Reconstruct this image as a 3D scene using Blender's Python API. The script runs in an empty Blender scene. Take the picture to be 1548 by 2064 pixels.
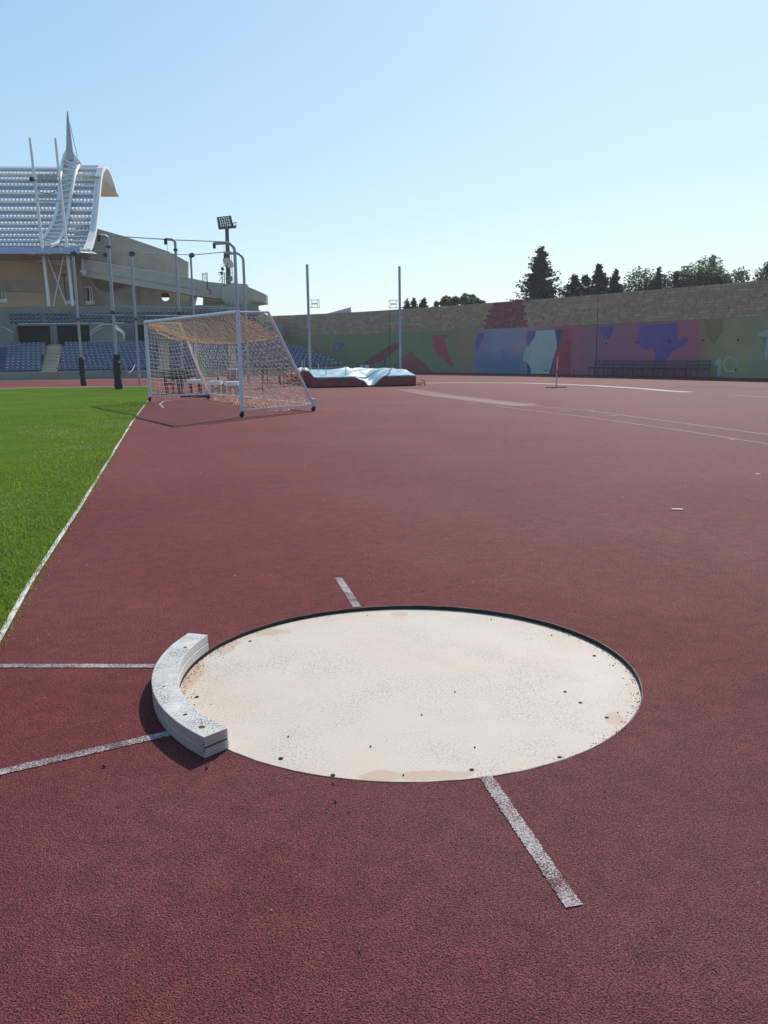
import bpy, bmesh, math, random
from mathutils import Vector, Matrix
from math import sin, cos, pi, radians

random.seed(7)
scene = bpy.context.scene
C = scene.collection

# ---------------------------------------------------------------- camera
F, PITCH, ROLL, CAMH = 1726.116, 0.1850054, -0.0149635, 1.49829   # focal length in photo pixels
cd = bpy.data.cameras.new('camera')
cam = bpy.data.objects.new('camera', cd)
C.objects.link(cam)
cd.sensor_fit = 'VERTICAL'
cd.sensor_height = 36.0
cd.lens = F / 2064 * 36.0
cd.clip_start = 0.05
cd.clip_end = 6000
_f = Vector((0, cos(PITCH), -sin(PITCH)))
_u0 = Vector((0, sin(PITCH), cos(PITCH)))
_r0 = Vector((1, 0, 0))
_r = _r0 * cos(ROLL) + _u0 * sin(ROLL)
_u = _u0 * cos(ROLL) - _r0 * sin(ROLL)
cam.matrix_world = Matrix(((_r.x, _u.x, -_f.x, 0), (_r.y, _u.y, -_f.y, 0), (_r.z, _u.z, -_f.z, CAMH), (0, 0, 0, 1)))
scene.camera = cam

# ---------------------------------------------------------------- sky, sun, exposure
SUN_AZ, SUN_EL = radians(22.5), radians(42.0)
world = bpy.data.worlds.new('World')
scene.world = world
world.use_nodes = True
wn = world.node_tree
bg = wn.nodes['Background']
sky = wn.nodes.new('ShaderNodeTexSky')
sky.sky_type = 'NISHITA'
sky.sun_disc = False
sky.sun_elevation = SUN_EL
sky.sun_rotation = SUN_AZ
sky.altitude = 50
sky.air_density = 1.0
sky.dust_density = 0.6
sky.ozone_density = 2.0
bg.inputs['Strength'].default_value = 0.15
# the whole dome gets the same soft response curve (bright hazy summer sky)
_sep = wn.nodes.new('ShaderNodeSeparateColor'); _com = wn.nodes.new('ShaderNodeCombineColor')
wn.links.new(sky.outputs[0], _sep.inputs[0])
for _i, (_g, _k) in enumerate(((.72, .187), (.60, .270), (.45, .388))):
    _p = wn.nodes.new('ShaderNodeMath'); _p.operation = 'POWER'; _p.inputs[1].default_value = _g
    _m = wn.nodes.new('ShaderNodeMath'); _m.operation = 'MULTIPLY'; _m.inputs[1].default_value = _k / 0.15
    wn.links.new(_sep.outputs[_i], _p.inputs[0]); wn.links.new(_p.outputs[0], _m.inputs[0]); wn.links.new(_m.outputs[0], _com.inputs[_i])
wn.links.new(_com.outputs[0], bg.inputs['Color'])
sd = bpy.data.lights.new('sun', 'SUN')
sd.energy = 5.0
sd.angle = radians(0.53)
sd.color = (1.0, 0.93, 0.82)
sun = bpy.data.objects.new('sun', sd)
C.objects.link(sun)
SUNV = Vector((sin(SUN_AZ) * cos(SUN_EL), cos(SUN_AZ) * cos(SUN_EL), sin(SUN_EL)))
sun.rotation_euler = (-SUNV).to_track_quat('-Z', 'Y').to_euler()
sun.location = (0, 0, 60)
scene.view_settings.view_transform = 'Standard'
scene.view_settings.look = 'None'
scene.view_settings.exposure = 0.0
scene.view_settings.gamma = 1.0
scene.view_settings.use_curve_mapping = False

# ---------------------------------------------------------------- surveying helpers (photo measurements -> metres)
def ray(px, py):
    X, Y = px - 774.0, py - 1032.0
    c, s = cos(ROLL), sin(ROLL)
    X, Y = c * X + s * Y, -s * X + c * Y
    return Vector((X / F, cos(PITCH) - Y / F * sin(PITCH), -sin(PITCH) - Y / F * cos(PITCH)))
def gp(px, py, z=0.0):
    d = ray(px, py); t = (z - CAMH) / d.z
    return Vector((d.x * t, d.y * t, z))
def at(px, py, Y):
    d = ray(px, py); t = Y / d.y
    return Vector((d.x * t, Y, CAMH + d.z * t))

# ---------------------------------------------------------------- object helpers
def tag(o, label=None, cat=None, group=None, kind=None):
    if label: o['label'] = label
    if cat: o['category'] = cat
    if group: o['group'] = group
    if kind: o['kind'] = kind
    return o
def empty(name, loc=(0, 0, 0), rz=0.0):
    o = bpy.data.objects.new(name, None)
    C.objects.link(o); o.location = loc; o.rotation_euler = (0, 0, rz)
    o.empty_display_size = 0.2
    return o
def link(name, me, parent=None):
    o = bpy.data.objects.new(name, me)
    C.objects.link(o)
    if parent is not None: o.parent = parent
    return o
def copy_tree(o, parent=None):
    c = o.copy(); C.objects.link(c)
    if parent is not None: c.parent = parent
    for ch in list(o.children): copy_tree(ch, c)
    return c

class MB:
    def __init__(s): s.v = []; s.f = []
    def add(s, vs, fs):
        b = len(s.v); s.v += [tuple(v) for v in vs]; s.f += [tuple(i + b for i in f) for f in fs]; return s
    def box(s, c, d, rz=0.0, M=None):
        hx, hy, hz = d[0] / 2, d[1] / 2, d[2] / 2
        vs = [Vector((x, y, z)) for z in (-hz, hz) for x, y in ((-hx, -hy), (hx, -hy), (hx, hy), (-hx, hy))]
        if M is not None: vs = [M @ v for v in vs]
        if rz: vs = [Matrix.Rotation(rz, 3, 'Z') @ v for v in vs]
        vs = [v + Vector(c) for v in vs]
        return s.add(vs, [(3, 2, 1, 0), (4, 5, 6, 7), (0, 1, 5, 4), (1, 2, 6, 5), (2, 3, 7, 6), (3, 0, 4, 7)])
    def beam(s, a, b, w, h=None, up=(0, 0, 1)):
        a, b = Vector(a), Vector(b); h = h or w
        t = (b - a).normalized(); u = Vector(up)
        if abs(t.dot(u)) > .95: u = Vector((1, 0, 0))
        x = t.cross(u).normalized() * (w / 2); y = x.cross(t).normalized() * (h / 2)
        vs = [p + q for p in (a, b) for q in (-x - y, x - y, x + y, -x + y)]
        return s.add(vs, [(3, 2, 1, 0), (4, 5, 6, 7), (0, 1, 5, 4), (1, 2, 6, 5), (2, 3, 7, 6), (3, 0, 4, 7)])
    def tube(s, pts, r, n=8, caps=True):
        pts = [Vector(p) for p in pts]
        rs = r if isinstance(r, (list, tuple)) else [r] * len(pts)
        vs = []; fs = []; px = None
        for i, p in enumerate(pts):
            t = (pts[min(i + 1, len(pts) - 1)] - pts[max(i - 1, 0)]).normalized()
            if px is None:
                px = t.cross(Vector((0, 0, 1)) if abs(t.z) < .9 else Vector((1, 0, 0))).normalized()
            else:
                px = (px - t * px.dot(t)).normalized()
            py = t.cross(px)
            for k in range(n):
                a = 2 * pi * k / n
                vs.append(p + (px * cos(a) + py * sin(a)) * rs[i])
        for i in range(len(pts) - 1):
            for k in range(n):
                a, b = i * n + k, i * n + (k + 1) % n
                fs.append((a, b, b + n, a + n))
        if caps:
            fs.append(tuple(range(n - 1, -1, -1))); o = (len(pts) - 1) * n; fs.append(tuple(range(o, o + n)))
        return s.add(vs, fs)
    def prism(s, pts, off):
        """closed polygon (3-D points) pushed along a vector"""
        n = len(pts); off = Vector(off); P = [Vector(p) for p in pts]
        nrm = Vector((0, 0, 0))
        for i in range(n):
            nrm += (P[i] - P[0]).cross(P[(i + 1) % n] - P[0])
        if nrm.dot(off) > 0: P.reverse()
        vs = P + [p + off for p in P]
        return s.add(vs, [tuple(range(n)), tuple(range(2 * n - 1, n - 1, -1))] + [(i, i + n, (i + 1) % n + n, (i + 1) % n)[::1] for i in range(n)])
    def grid(s, fn, nu, nv):
        vs = [fn(i / nu, j / nv) for j in range(nv + 1) for i in range(nu + 1)]
        fs = [(j * (nu + 1) + i, j * (nu + 1) + i + 1, (j + 1) * (nu + 1) + i + 1, (j + 1) * (nu + 1) + i) for j in range(nv) for i in range(nu)]
        return s.add(vs, fs)
    def mesh(s, name, mat, smooth=False, fix=False):
        me = bpy.data.meshes.new(name)
        me.from_pydata(s.v, [], s.f)
        if fix:
            bm = bmesh.new(); bm.from_mesh(me); bmesh.ops.recalc_face_normals(bm, faces=bm.faces); bm.to_mesh(me); bm.free()
        for m in (mat if isinstance(mat, (list, tuple)) else [mat]): me.materials.append(m)
        if smooth:
            me.polygons.foreach_set('use_smooth', [True] * len(me.polygons))
            if smooth != 'all':
                try: me.set_sharp_from_angle(angle=radians(40))
                except Exception: pass
        return me
    def build(s, name, mat, parent=None, smooth=False, fix=True):
        return link(name, s.mesh(name, mat, smooth, fix), parent)
def bevel(o, w=0.01, seg=2, ang=35):
    m = o.modifiers.new('bevel', 'BEVEL'); m.width = w; m.segments = seg; m.limit_method = 'ANGLE'; m.angle_limit = radians(ang)
    return o

# ---------------------------------------------------------------- materials
def newmat(name):
    m = bpy.data.materials.new(name); m.use_nodes = True
    nt = m.node_tree
    return m, nt, nt.nodes['Principled BSDF']
def N(nt, t, **k):
    n = nt.nodes.new(t)
    for a, b in k.items():
        if a in n.inputs.keys() if hasattr(n.inputs, 'keys') else False: n.inputs[a].default_value = b
        else: setattr(n, a, b)
    return n
def coords(nt, kind='Object'):
    return nt.nodes.new('ShaderNodeTexCoord').outputs[kind]
def noise(nt, vec, scale, detail=4.0, rough=.55):
    n = nt.nodes.new('ShaderNodeTexNoise'); n.inputs['Scale'].default_value = scale
    n.inputs['Detail'].default_value = detail; n.inputs['Roughness'].default_value = rough
    nt.links.new(vec, n.inputs['Vector']); return n.outputs['Fac']
def voro(nt, vec, scale, feature='F1', out='Distance'):
    n = nt.nodes.new('ShaderNodeTexVoronoi'); n.feature = feature; n.inputs['Scale'].default_value = scale
    nt.links.new(vec, n.inputs['Vector']); return n.outputs[out]
def ramp(nt, fac, stops, interp='LINEAR'):
    r = nt.nodes.new('ShaderNodeValToRGB'); r.color_ramp.interpolation = interp
    e = r.color_ramp.elements
    while len(e) < len(stops): e.new(0.5)
    for i, (p, c) in enumerate(stops):
        e[i].position = p
        e[i].color = (c, c, c, 1) if isinstance(c, (int, float)) else (*c[:3], 1)
    nt.links.new(fac, r.inputs[0]); return r.outputs[0]
def mix(nt, fac, a, b, mode='MIX'):
    n = nt.nodes.new('ShaderNodeMix'); n.data_type = 'RGBA'; n.blend_type = mode
    for sock, val in ((n.inputs[0], fac), (n.inputs[6], a), (n.inputs[7], b)):
        if hasattr(val, 'is_linked') or isinstance(val, bpy.types.NodeSocket): nt.links.new(val, sock)
        elif isinstance(val, (int, float)): sock.default_value = val if sock == n.inputs[0] else (val, val, val, 1)
        else: sock.default_value = (*val[:3], 1)
    return n.outputs[2]
def math_(nt, op, a, b=0.0, c=None, clamp=False):
    n = nt.nodes.new('ShaderNodeMath'); n.operation = op; n.use_clamp = clamp
    for i, v in enumerate((a, b) if c is None else (a, b, c)):
        if isinstance(v, bpy.types.NodeSocket): nt.links.new(v, n.inputs[i])
        else: n.inputs[i].default_value = v
    return n.outputs[0]
def bump(nt, h, strength=.3, dist=.01, prev=None):
    b = nt.nodes.new('ShaderNodeBump'); b.inputs['Strength'].default_value = strength; b.inputs['Distance'].default_value = dist
    nt.links.new(h, b.inputs['Height'])
    if prev is not None: nt.links.new(prev, b.inputs['Normal'])
    return b.outputs[0]
def sc(c, k): return tuple(min(1, x * k) for x in c)
def mat(name, col, rough=.6, var=.15, scale=6.0, metal=0.0, spec=.5, bmp=.1, stain=None, stain_amt=.5, fine=None):
    """paint / metal / concrete with two scales of tone variation and fine relief"""
    m, nt, b = newmat(name)
    v = coords(nt)
    n1 = noise(nt, v, scale, 5); n2 = noise(nt, v, scale * 9, 3)
    c = ramp(nt, n1, [(.3, sc(col, 1 - var)), (.7, sc(col, 1 + var))])
    c = mix(nt, math_(nt, 'MULTIPLY', n2, var * 1.2), c, sc(col, .5))
    if stain is not None:
        s_ = ramp(nt, noise(nt, v, scale * .6, 8, .7), [(.52, 0.0), (.68, stain_amt)])
        c = mix(nt, s_, c, stain)
    nt.links.new(c, b.inputs['Base Color'])
    b.inputs['Roughness'].default_value = rough; b.inputs['Metallic'].default_value = metal
    b.inputs['Specular IOR Level'].default_value = spec
    if bmp: nt.links.new(bump(nt, n2, bmp, .01), b.inputs['Normal'])
    return m

def granule_height(nt, v):
    big = voro(nt, v, 200, 'SMOOTH_F1'); small = voro(nt, v, 400)
    nz = noise(nt, v, 205, 3)
    h = math_(nt, 'ADD', math_(nt, 'MULTIPLY', big, -1.0), math_(nt, 'MULTIPLY', small, -.4))
    return math_(nt, 'ADD', h, math_(nt, 'MULTIPLY', nz, 1.1)), big, small, nz
def track_material():
    m, nt, b = newmat('red_rubber_track')
    v = coords(nt)
    h, big, small, nz = granule_height(nt, v)
    base = ramp(nt, noise(nt, v, .35, 6, .6), [(.3, (.155, .029, .030)), (.5, (.178, .034, .035)), (.72, (.205, .048, .047))])
    # worn brick-red smears, painted sheen greying to the right, dusty grey tracks
    smear = ramp(nt, noise(nt, v, 1.5, 6, .65), [(.54, 0.0), (.70, .55)])
    base = mix(nt, smear, base, (.245, .050, .044))
    sxp = nt.nodes.new('ShaderNodeSeparateXYZ'); nt.links.new(v, sxp.inputs[0])
    sheen_ = math_(nt, 'ADD', math_(nt, 'MULTIPLY', sxp.outputs[0], .09), math_(nt, 'MULTIPLY', noise(nt, v, .35, 6, .65), 1.0))
    base = mix(nt, ramp(nt, sheen_, [(.45, 0.0), (.95, .55)]), base, (.185, .072, .073))
    dust = ramp(nt, noise(nt, v, .16, 7, .62), [(.46, 0.0), (.68, .35)])
    base = mix(nt, dust, base, (.18, .080, .078))
    grey_ = ramp(nt, noise(nt, v, .11, 3, .5), [(.48, 0.0), (.66, .45)])
    base = mix(nt, grey_, base, (.150, .052, .055))
    dk = ramp(nt, noise(nt, v, .9, 7, .7), [(.60, 0.0), (.72, .40)])
    base = mix(nt, dk, base, (.070, .024, .028))
    mot = ramp(nt, noise(nt, v, 9, 4, .6), [(.35, .86), (.65, 1.10)])
    base = mix(nt, 1.0, base, mot, 'MULTIPLY')
    # single crumbs: random tone per cell, dark pits between
    cellc = nt.nodes.new('ShaderNodeTexVoronoi'); cellc.inputs['Scale'].default_value = 260
    nt.links.new(v, cellc.inputs['Vector'])
    sep = nt.nodes.new('ShaderNodeSeparateColor'); nt.links.new(cellc.outputs['Color'], sep.inputs[0])
    tone = ramp(nt, sep.outputs[0], [(0.0, .5), (.5, 1.0), (1.0, 1.6)])
    base = mix(nt, .8, base, mix(nt, 1.0, base, tone, 'MULTIPLY'))
    pits = ramp(nt, nz, [(.38, .12), (.50, 1.0)])
    base = mix(nt, 1.0, base, pits, 'MULTIPLY')
    nt.links.new(base, b.inputs['Base Color'])
    b.inputs['Roughness'].default_value = .75
    b.inputs['Specular IOR Level'].default_value = .12
    nt.links.new(bump(nt, h, 1.0, .005), b.inputs['Normal'])
    return m
def line_material():
    m, nt, b = newmat('worn_white_line_paint')
    v = coords(nt)
    h, big, small, nz = granule_height(nt, v)
    wear = math_(nt, 'ADD', math_(nt, 'MULTIPLY', nz, .75), math_(nt, 'MULTIPLY', noise(nt, v, 6, 4), .45))
    f = ramp(nt, wear, [(.55, 0.0), (.66, 1.0)])
    c = mix(nt, f, (.085, .03, .034), ramp(nt, noise(nt, v, 160, 2), [(.3, (.36, .30, .30)), (.7, (.54, .48, .47))]))
    nt.links.new(c, b.inputs['Base Color'])
    b.inputs['Roughness'].default_value = .8
    nt.links.new(bump(nt, h, .8, .006), b.inputs['Normal'])
    return m
def slab_material(blobs):
    m, nt, b = newmat('worn_pale_concrete')
    v = coords(nt)
    c = ramp(nt, noise(nt, v, 1.7, 6, .6), [(.3, (.50, .424, .345)), (.52, (.525, .448, .375)), (.72, (.545, .480, .415))])
    grey = ramp(nt, noise(nt, v, .9, 5, .6), [(.45, 0.0), (.62, .6)])
    c = mix(nt, grey, c, (.48, .445, .39))
    # fine black and grey speckle, stronger where the surface is worn
    sp = ramp(nt, noise(nt, v, 95, 3, .75), [(.41, 1.0), (.50, 0.0)])
    sp2 = ramp(nt, voro(nt, v, 60), [(.07, 1.0), (.14, 0.0)])
    worn = ramp(nt, noise(nt, v, 2.6, 5), [(.4, .15), (.6, 1.0)])
    c = mix(nt, math_(nt, 'MULTIPLY', sp, math_(nt, 'MULTIPLY', worn, .58)), c, (.20, .19, .175))
    c = mix(nt, math_(nt, 'MULTIPLY', sp2, math_(nt, 'MULTIPLY', worn, .5)), c, (.14, .13, .12))
    scr = nt.nodes.new('ShaderNodeMapping'); scr.inputs['Scale'].default_value = (1.2, 14, 1); scr.inputs['Rotation'].default_value = (0, 0, .25)
    nt.links.new(v, scr.inputs[0])
    c = mix(nt, ramp(nt, noise(nt, scr.outputs[0], 3, 6, .7), [(.62, 0.0), (.7, .35)]), c, (.36, .30, .26))
    # peeled pinkish patches at the edge
    tot = None
    for (x, y, rx, ry) in blobs:
        mp = nt.nodes.new('ShaderNodeMapping'); mp.inputs['Location'].default_value = (-x / rx, -y / ry, 0); mp.inputs['Scale'].default_value = (1 / rx, 1 / ry, 0)
        nt.links.new(v, mp.inputs[0])
        ln = nt.nodes.new('ShaderNodeVectorMath'); ln.operation = 'LENGTH'; nt.links.new(mp.outputs[0], ln.inputs[0])
        e = math_(nt, 'SUBTRACT', 1.0, ln.outputs['Value'])
        tot = e if tot is None else math_(nt, 'MAXIMUM', tot, e)
    tot = math_(nt, 'ADD', tot, math_(nt, 'MULTIPLY', math_(nt, 'SUBTRACT', noise(nt, v, 9, 6, .65), .5), 1.6))
    c = mix(nt, ramp(nt, tot, [(.10, 0.0), (.32, .62)]), c, (.40, .25, .185))
    # ochre rim of dirt
    ln = nt.nodes.new('ShaderNodeVectorMath'); ln.operation = 'LENGTH'; nt.links.new(v, ln.inputs[0])
    edge = math_(nt, 'ADD', ln.outputs['Value'], math_(nt, 'MULTIPLY', noise(nt, v, 3, 5), .5))
    c = mix(nt, ramp(nt, math_(nt, 'SUBTRACT', edge, .6), [(.62, 0.0), (.80, .35)]), c, (.52, .41, .31))
    nt.links.new(c, b.inputs['Base Color'])
    b.inputs['Roughness'].default_value = .72; b.inputs['Specular IOR Level'].default_value = .35
    hh = math_(nt, 'ADD', noise(nt, v, 120, 3, .7), math_(nt, 'MULTIPLY', noise(nt, v, 14, 4), .6))
    nt.links.new(bump(nt, hh, .22, .004), b.inputs['Normal'])
    return m
def chipped_paint():
    m, nt, b = newmat('chipped_white_board_paint')
    v = coords(nt)
    chip = ramp(nt, noise(nt, v, 150, 4, .7), [(.46, 1.0), (.52, 0.0)])
    area = ramp(nt, noise(nt, v, 7, 4), [(.35, .15), (.6, 1.0)])
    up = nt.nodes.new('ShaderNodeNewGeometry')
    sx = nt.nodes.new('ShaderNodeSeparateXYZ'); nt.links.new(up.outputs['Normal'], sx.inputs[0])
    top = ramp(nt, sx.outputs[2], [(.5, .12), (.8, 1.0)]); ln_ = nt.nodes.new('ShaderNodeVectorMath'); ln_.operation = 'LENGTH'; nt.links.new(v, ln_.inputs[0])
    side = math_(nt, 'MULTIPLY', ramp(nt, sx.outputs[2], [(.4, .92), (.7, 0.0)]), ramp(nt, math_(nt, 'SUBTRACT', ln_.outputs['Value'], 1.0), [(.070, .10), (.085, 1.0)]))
    c = ramp(nt, noise(nt, v, 12, 4), [(.3, (.51, .49, .46)), (.7, (.61, .59, .56))])
    c = mix(nt, math_(nt, 'MULTIPLY', chip, math_(nt, 'MULTIPLY', area, top)), c, (.09, .08, .075))
    c = mix(nt, math_(nt, 'MULTIPLY', side, ramp(nt, noise(nt, v, 10, 5, .7), [(.25, .6), (.7, 1.0)])), c, (.30, .215, .185))  # outer sides darker and warmer: their shade painted in, with some dirt
    mp = nt.nodes.new('ShaderNodeMapping'); mp.inputs['Scale'].default_value = (30, 3, 3); nt.links.new(v, mp.inputs[0])
    c = mix(nt, ramp(nt, noise(nt, mp.outputs[0], 2.2, 5, .7), [(.66, 0.0), (.72, .5)]), c, (.30, .24, .20))
    nt.links.new(c, b.inputs['Base Color']); b.inputs['Roughness'].default_value = .5
    nt.links.new(bump(nt, noise(nt, v, 150, 4, .7), .25, .004), b.inputs['Normal'])
    return m
def leaf_material(name, dark, light, transl=.35):
    m, nt, b = newmat(name)
    g = nt.nodes.new('ShaderNodeNewGeometry')
    v = coords(nt)
    c = ramp(nt, math_(nt, 'ADD', math_(nt, 'MULTIPLY', g.outputs['Random Per Island'], .6), math_(nt, 'MULTIPLY', noise(nt, v, 1.2, 3), .4)), [(.2, dark), (.8, light)])
    nt.links.new(c, b.inputs['Base Color']); b.inputs['Roughness'].default_value = .55
    t = nt.nodes.new('ShaderNodeBsdfTranslucent'); nt.links.new(c, t.inputs[0])
    ms = nt.nodes.new('ShaderNodeMixShader'); ms.inputs[0].default_value = transl
    nt.links.new(b.outputs[0], ms.inputs[1]); nt.links.new(t.outputs[0], ms.inputs[2])
    nt.links.new(ms.outputs[0], nt.nodes['Material Output'].inputs[0])
    return m
def grass_ground():
    m, nt, b = newmat('turf')
    v = coords(nt)
    c = ramp(nt, noise(nt, v, .5, 6, .6), [(.3, (.076, .138, .010)), (.55, (.104, .175, .014)), (.75, (.135, .200, .028))])
    c = mix(nt, ramp(nt, noise(nt, v, 22, 5, .7), [(.35, .6), (.62, 0.0)]), c, (.022, .060, .010))
    c = mix(nt, ramp(nt, noise(nt, v, 1.6, 7, .7), [(.58, 0.0), (.7, .5)]), c, (.13, .18, .05))
    nt.links.new(c, b.inputs['Base Color']); b.inputs['Roughness'].default_value = .95; b.inputs['Specular IOR Level'].default_value = .02
    nt.links.new(bump(nt, noise(nt, v, 60, 5, .7), .8, .03), b.inputs['Normal'])
    return m
def translucent_sheet(name, col):
    m, nt, b = newmat(name)
    b.inputs['Base Color'].default_value = (*col, 1); b.inputs['Roughness'].default_value = .3
    t = nt.nodes.new('ShaderNodeBsdfTranslucent'); t.inputs[0].default_value = (*col, 1)
    ms = nt.nodes.new('ShaderNodeMixShader'); ms.inputs[0].default_value = .7
    nt.links.new(b.outputs[0], ms.inputs[1]); nt.links.new(t.outputs[0], ms.inputs[2])
    nt.links.new(ms.outputs[0], nt.nodes['Material Output'].inputs[0])
    return m
def stone_material(name, cols):
    m, nt, b = newmat(name)
    v = coords(nt)
    oi = nt.nodes.new('ShaderNodeObjectInfo'); g = nt.nodes.new('ShaderNodeNewGeometry')
    rnd = math_(nt, 'FRACT', math_(nt, 'ADD', oi.outputs['Random'], g.outputs['Random Per Island']))
    c = ramp(nt, rnd, [(i / (len(cols) - 1), cc) for i, cc in enumerate(cols)])
    gv = g.outputs['Position']
    c = mix(nt, ramp(nt, noise(nt, gv, 3.0, 6, .65), [(.45, 0.0), (.7, .5)]), c, sc(cols[0], .55))
    nt.links.new(c, b.inputs['Base Color']); b.inputs['Roughness'].default_value = .9; b.inputs['Specular IOR Level'].default_value = .2
    nt.links.new(bump(nt, noise(nt, gv, 14, 5, .7), .6, .03), b.inputs['Normal'])
    return m

M = {}
M['track'] = track_material()
M['line'] = line_material()
M['grass'] = grass_ground()
M['blade'] = leaf_material('grass_blades', (.090, .165, .008), (.270, .370, .040), .55)
M['drygrass'] = leaf_material('dry_grass_blades', (.20, .25, .07), (.42, .46, .20), .4)
M['white_metal'] = mat('white_painted_metal', (.62, .60, .68), .4, .08, 8, 0, .5, .04, (.35, .28, .26), .35)
M['alu'] = mat('grey_aluminium', (.42, .43, .46), .38, .12, 5, .55, .5, .04, (.22, .20, .20), .5)
M['dark_metal'] = mat('dark_steel', (.045, .048, .055), .5, .2, 9, .3, .5, .08)
M['pad'] = mat('dark_padding', (.018, .019, .026), .65, .25, 6, 0, .4, .3)
M['net_o'] = mat('orange_net_cord', (.92, .56, .36), .8, .2, 3, 0, .2, 0)
M['net_w'] = mat('pale_net_cord', (.88, .76, .64), .8, .15, 3, 0, .2, 0)
M['concrete'] = mat('grey_concrete', (.41, .38, .30), .85, .14, .6, 0, .3, .25, (.20, .195, .175), .7)
M['concrete_l'] = mat('pale_concrete', (.50, .465, .37), .85, .12, .5, 0, .3, .2, (.28, .27, .24), .6)
M['concrete_d'] = mat('brown_concrete', (.28, .225, .15), .85, .15, .9, 0, .3, .2)
M['beige'] = mat('beige_block_wall', (.58, .46, .28), .85, .08, .8, 0, .3, .15, (.32, .27, .20), .4)
M['grey_wall'] = mat('weathered_grey_wall', (.26, .245, .20), .85, .14, .6, 0, .3, .2, (.13, .13, .12), .6)
M['blue_step'] = mat('blue_painted_steps', (.065, .088, .150), .7, .15, 1.2, 0, .4, .1, (.10, .11, .13), .4)
M['seat'] = mat('blue_plastic_seat', (.095, .125, .205), .32, .14, 3, 0, .6, 0)
M['seat_old'] = mat('dusty_grey_blue_seat', (.085, .105, .135), .5, .14, 3, 0, .4, 0)
M['seat_glint'] = mat('painted_seat_glint', (.85, .87, .88), .25, .1, 3, 0, .7, 0)
M['green_wall'] = mat('grey_green_wall', (.25, .265, .22), .85, .12, .5, 0, .3, .15, (.17, .17, .15), .7)
M['bench_metal'] = mat('weathered_violet_grey_metal', (.10, .095, .13), .6, .2, 3, 0, .4, .05)
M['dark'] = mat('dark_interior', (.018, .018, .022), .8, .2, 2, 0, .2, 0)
M['glass'] = mat('dark_window_glass', (.012, .016, .022), .08, .1, 2, 0, .7, 0)
M['roof_blue'] = mat('blue_grey_roof_sheet', (.40, .43, .49), .35, .08, .7, .15, .5, .03)
M['roof_white'] = mat('white_roof_steel', (.78, .78, .76), .45, .06, 1.5, 0, .5, .05)
M['roof_under'] = mat('grey_roof_lining', (.78, .80, .80), .6, .06, 1, 0, .4, .03)
M['teeth'] = translucent_sheet('translucent_corrugated_sheet', (.85, .86, .84))
M['red_pvc'] = mat('red_vinyl_cover', (.20, .030, .036), .45, .22, 2.5, 0, .5, .15)
M['red_pvc2'] = mat('bright_red_vinyl', (.50, .050, .035), .4, .25, 3.5, 0, .5, .2)
M['blue_pvc'] = mat('pale_blue_vinyl_cover', (.150, .300, .380), .5, .1, 2, 0, .55, .1)
M['white_cloth'] = mat('white_sheet', (.78, .74, .72), .6, .1, 6, 0, .4, .1)
M['rust'] = mat('rusty_dark_steel', (.035, .027, .024), .6, .35, 14, .4, .4, .4)
M['rubber'] = mat('black_rubber', (.014, .014, .015), .75, .3, 20, 0, .3, .2)
M['wood_dark'] = mat('dark_painted_wood', (.030, .032, .034), .6, .3, 10, 0, .4, .1)
M['wood_orange'] = mat('orange_wood_plank', (.40, .20, .13), .6, .2, 8, 0, .4, .1)
M['pole_grey'] = mat('grey_lilac_pole', (.34, .34, .38), .45, .08, 4, .1, .5, .03)
M['bark'] = mat('tree_bark', (.09, .065, .045), .9, .25, 4, 0, .2, .5)
M['conifer'] = leaf_material('dark_conifer_needles', (.016, .030, .026), (.045, .066, .050), .2)
M['broadleaf'] = leaf_material('broadleaf_foliage', (.028, .062, .020), (.090, .145, .048), .4)
M['olive_leaf'] = leaf_material('pale_olive_foliage', (.035, .062, .022), (.095, .135, .060), .35)
M['earth'] = mat('dry_earth', (.20, .16, .11), .95, .2, .3, 0, .2, .3)
M['lens'] = mat('lamp_glass', (.30, .32, .34), .15, .1, 4, 0, .6, 0)
M['dish'] = mat('pale_dish', (.60, .62, .58), .5, .06, 2, 0, .5, 0)
M['box_blue'] = mat('pale_blue_plant_box', (.30, .34, .42), .6, .08, 1, 0, .4, .05)
M['stone'] = stone_material('limestone', [(.39, .285, .19), (.43, .32, .215), (.41, .305, .21), (.50, .39, .275), (.40, .30, .20)])
M['stone_red'] = stone_material('red_painted_stone', [(.28, .10, .10), (.34, .13, .12), (.24, .10, .11), (.38, .19, .16)])
M['mortar'] = mat('dark_mortar', (.29, .22, .15), .95, .15, 2, 0, .2, .2)
M['crumb'] = mat('black_rubber_crumb', (.02, .02, .021), .8, .3, 30, 0, .3, 0)

# ================================================================ GROUND
R_IN = 1.0675
CX, CY = .1021, 3.8713
m = MB(); m.add([(-900, -650, -.12), (900, -650, -.12), (900, 1150, -.12), (-900, 1150, -.12)], [(0, 1, 2, 3)])
tag(m.build('ground', M['earth'], fix=False), 'dry earth ground stretching away beyond the stadium wall', 'ground', kind='structure')
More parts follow.
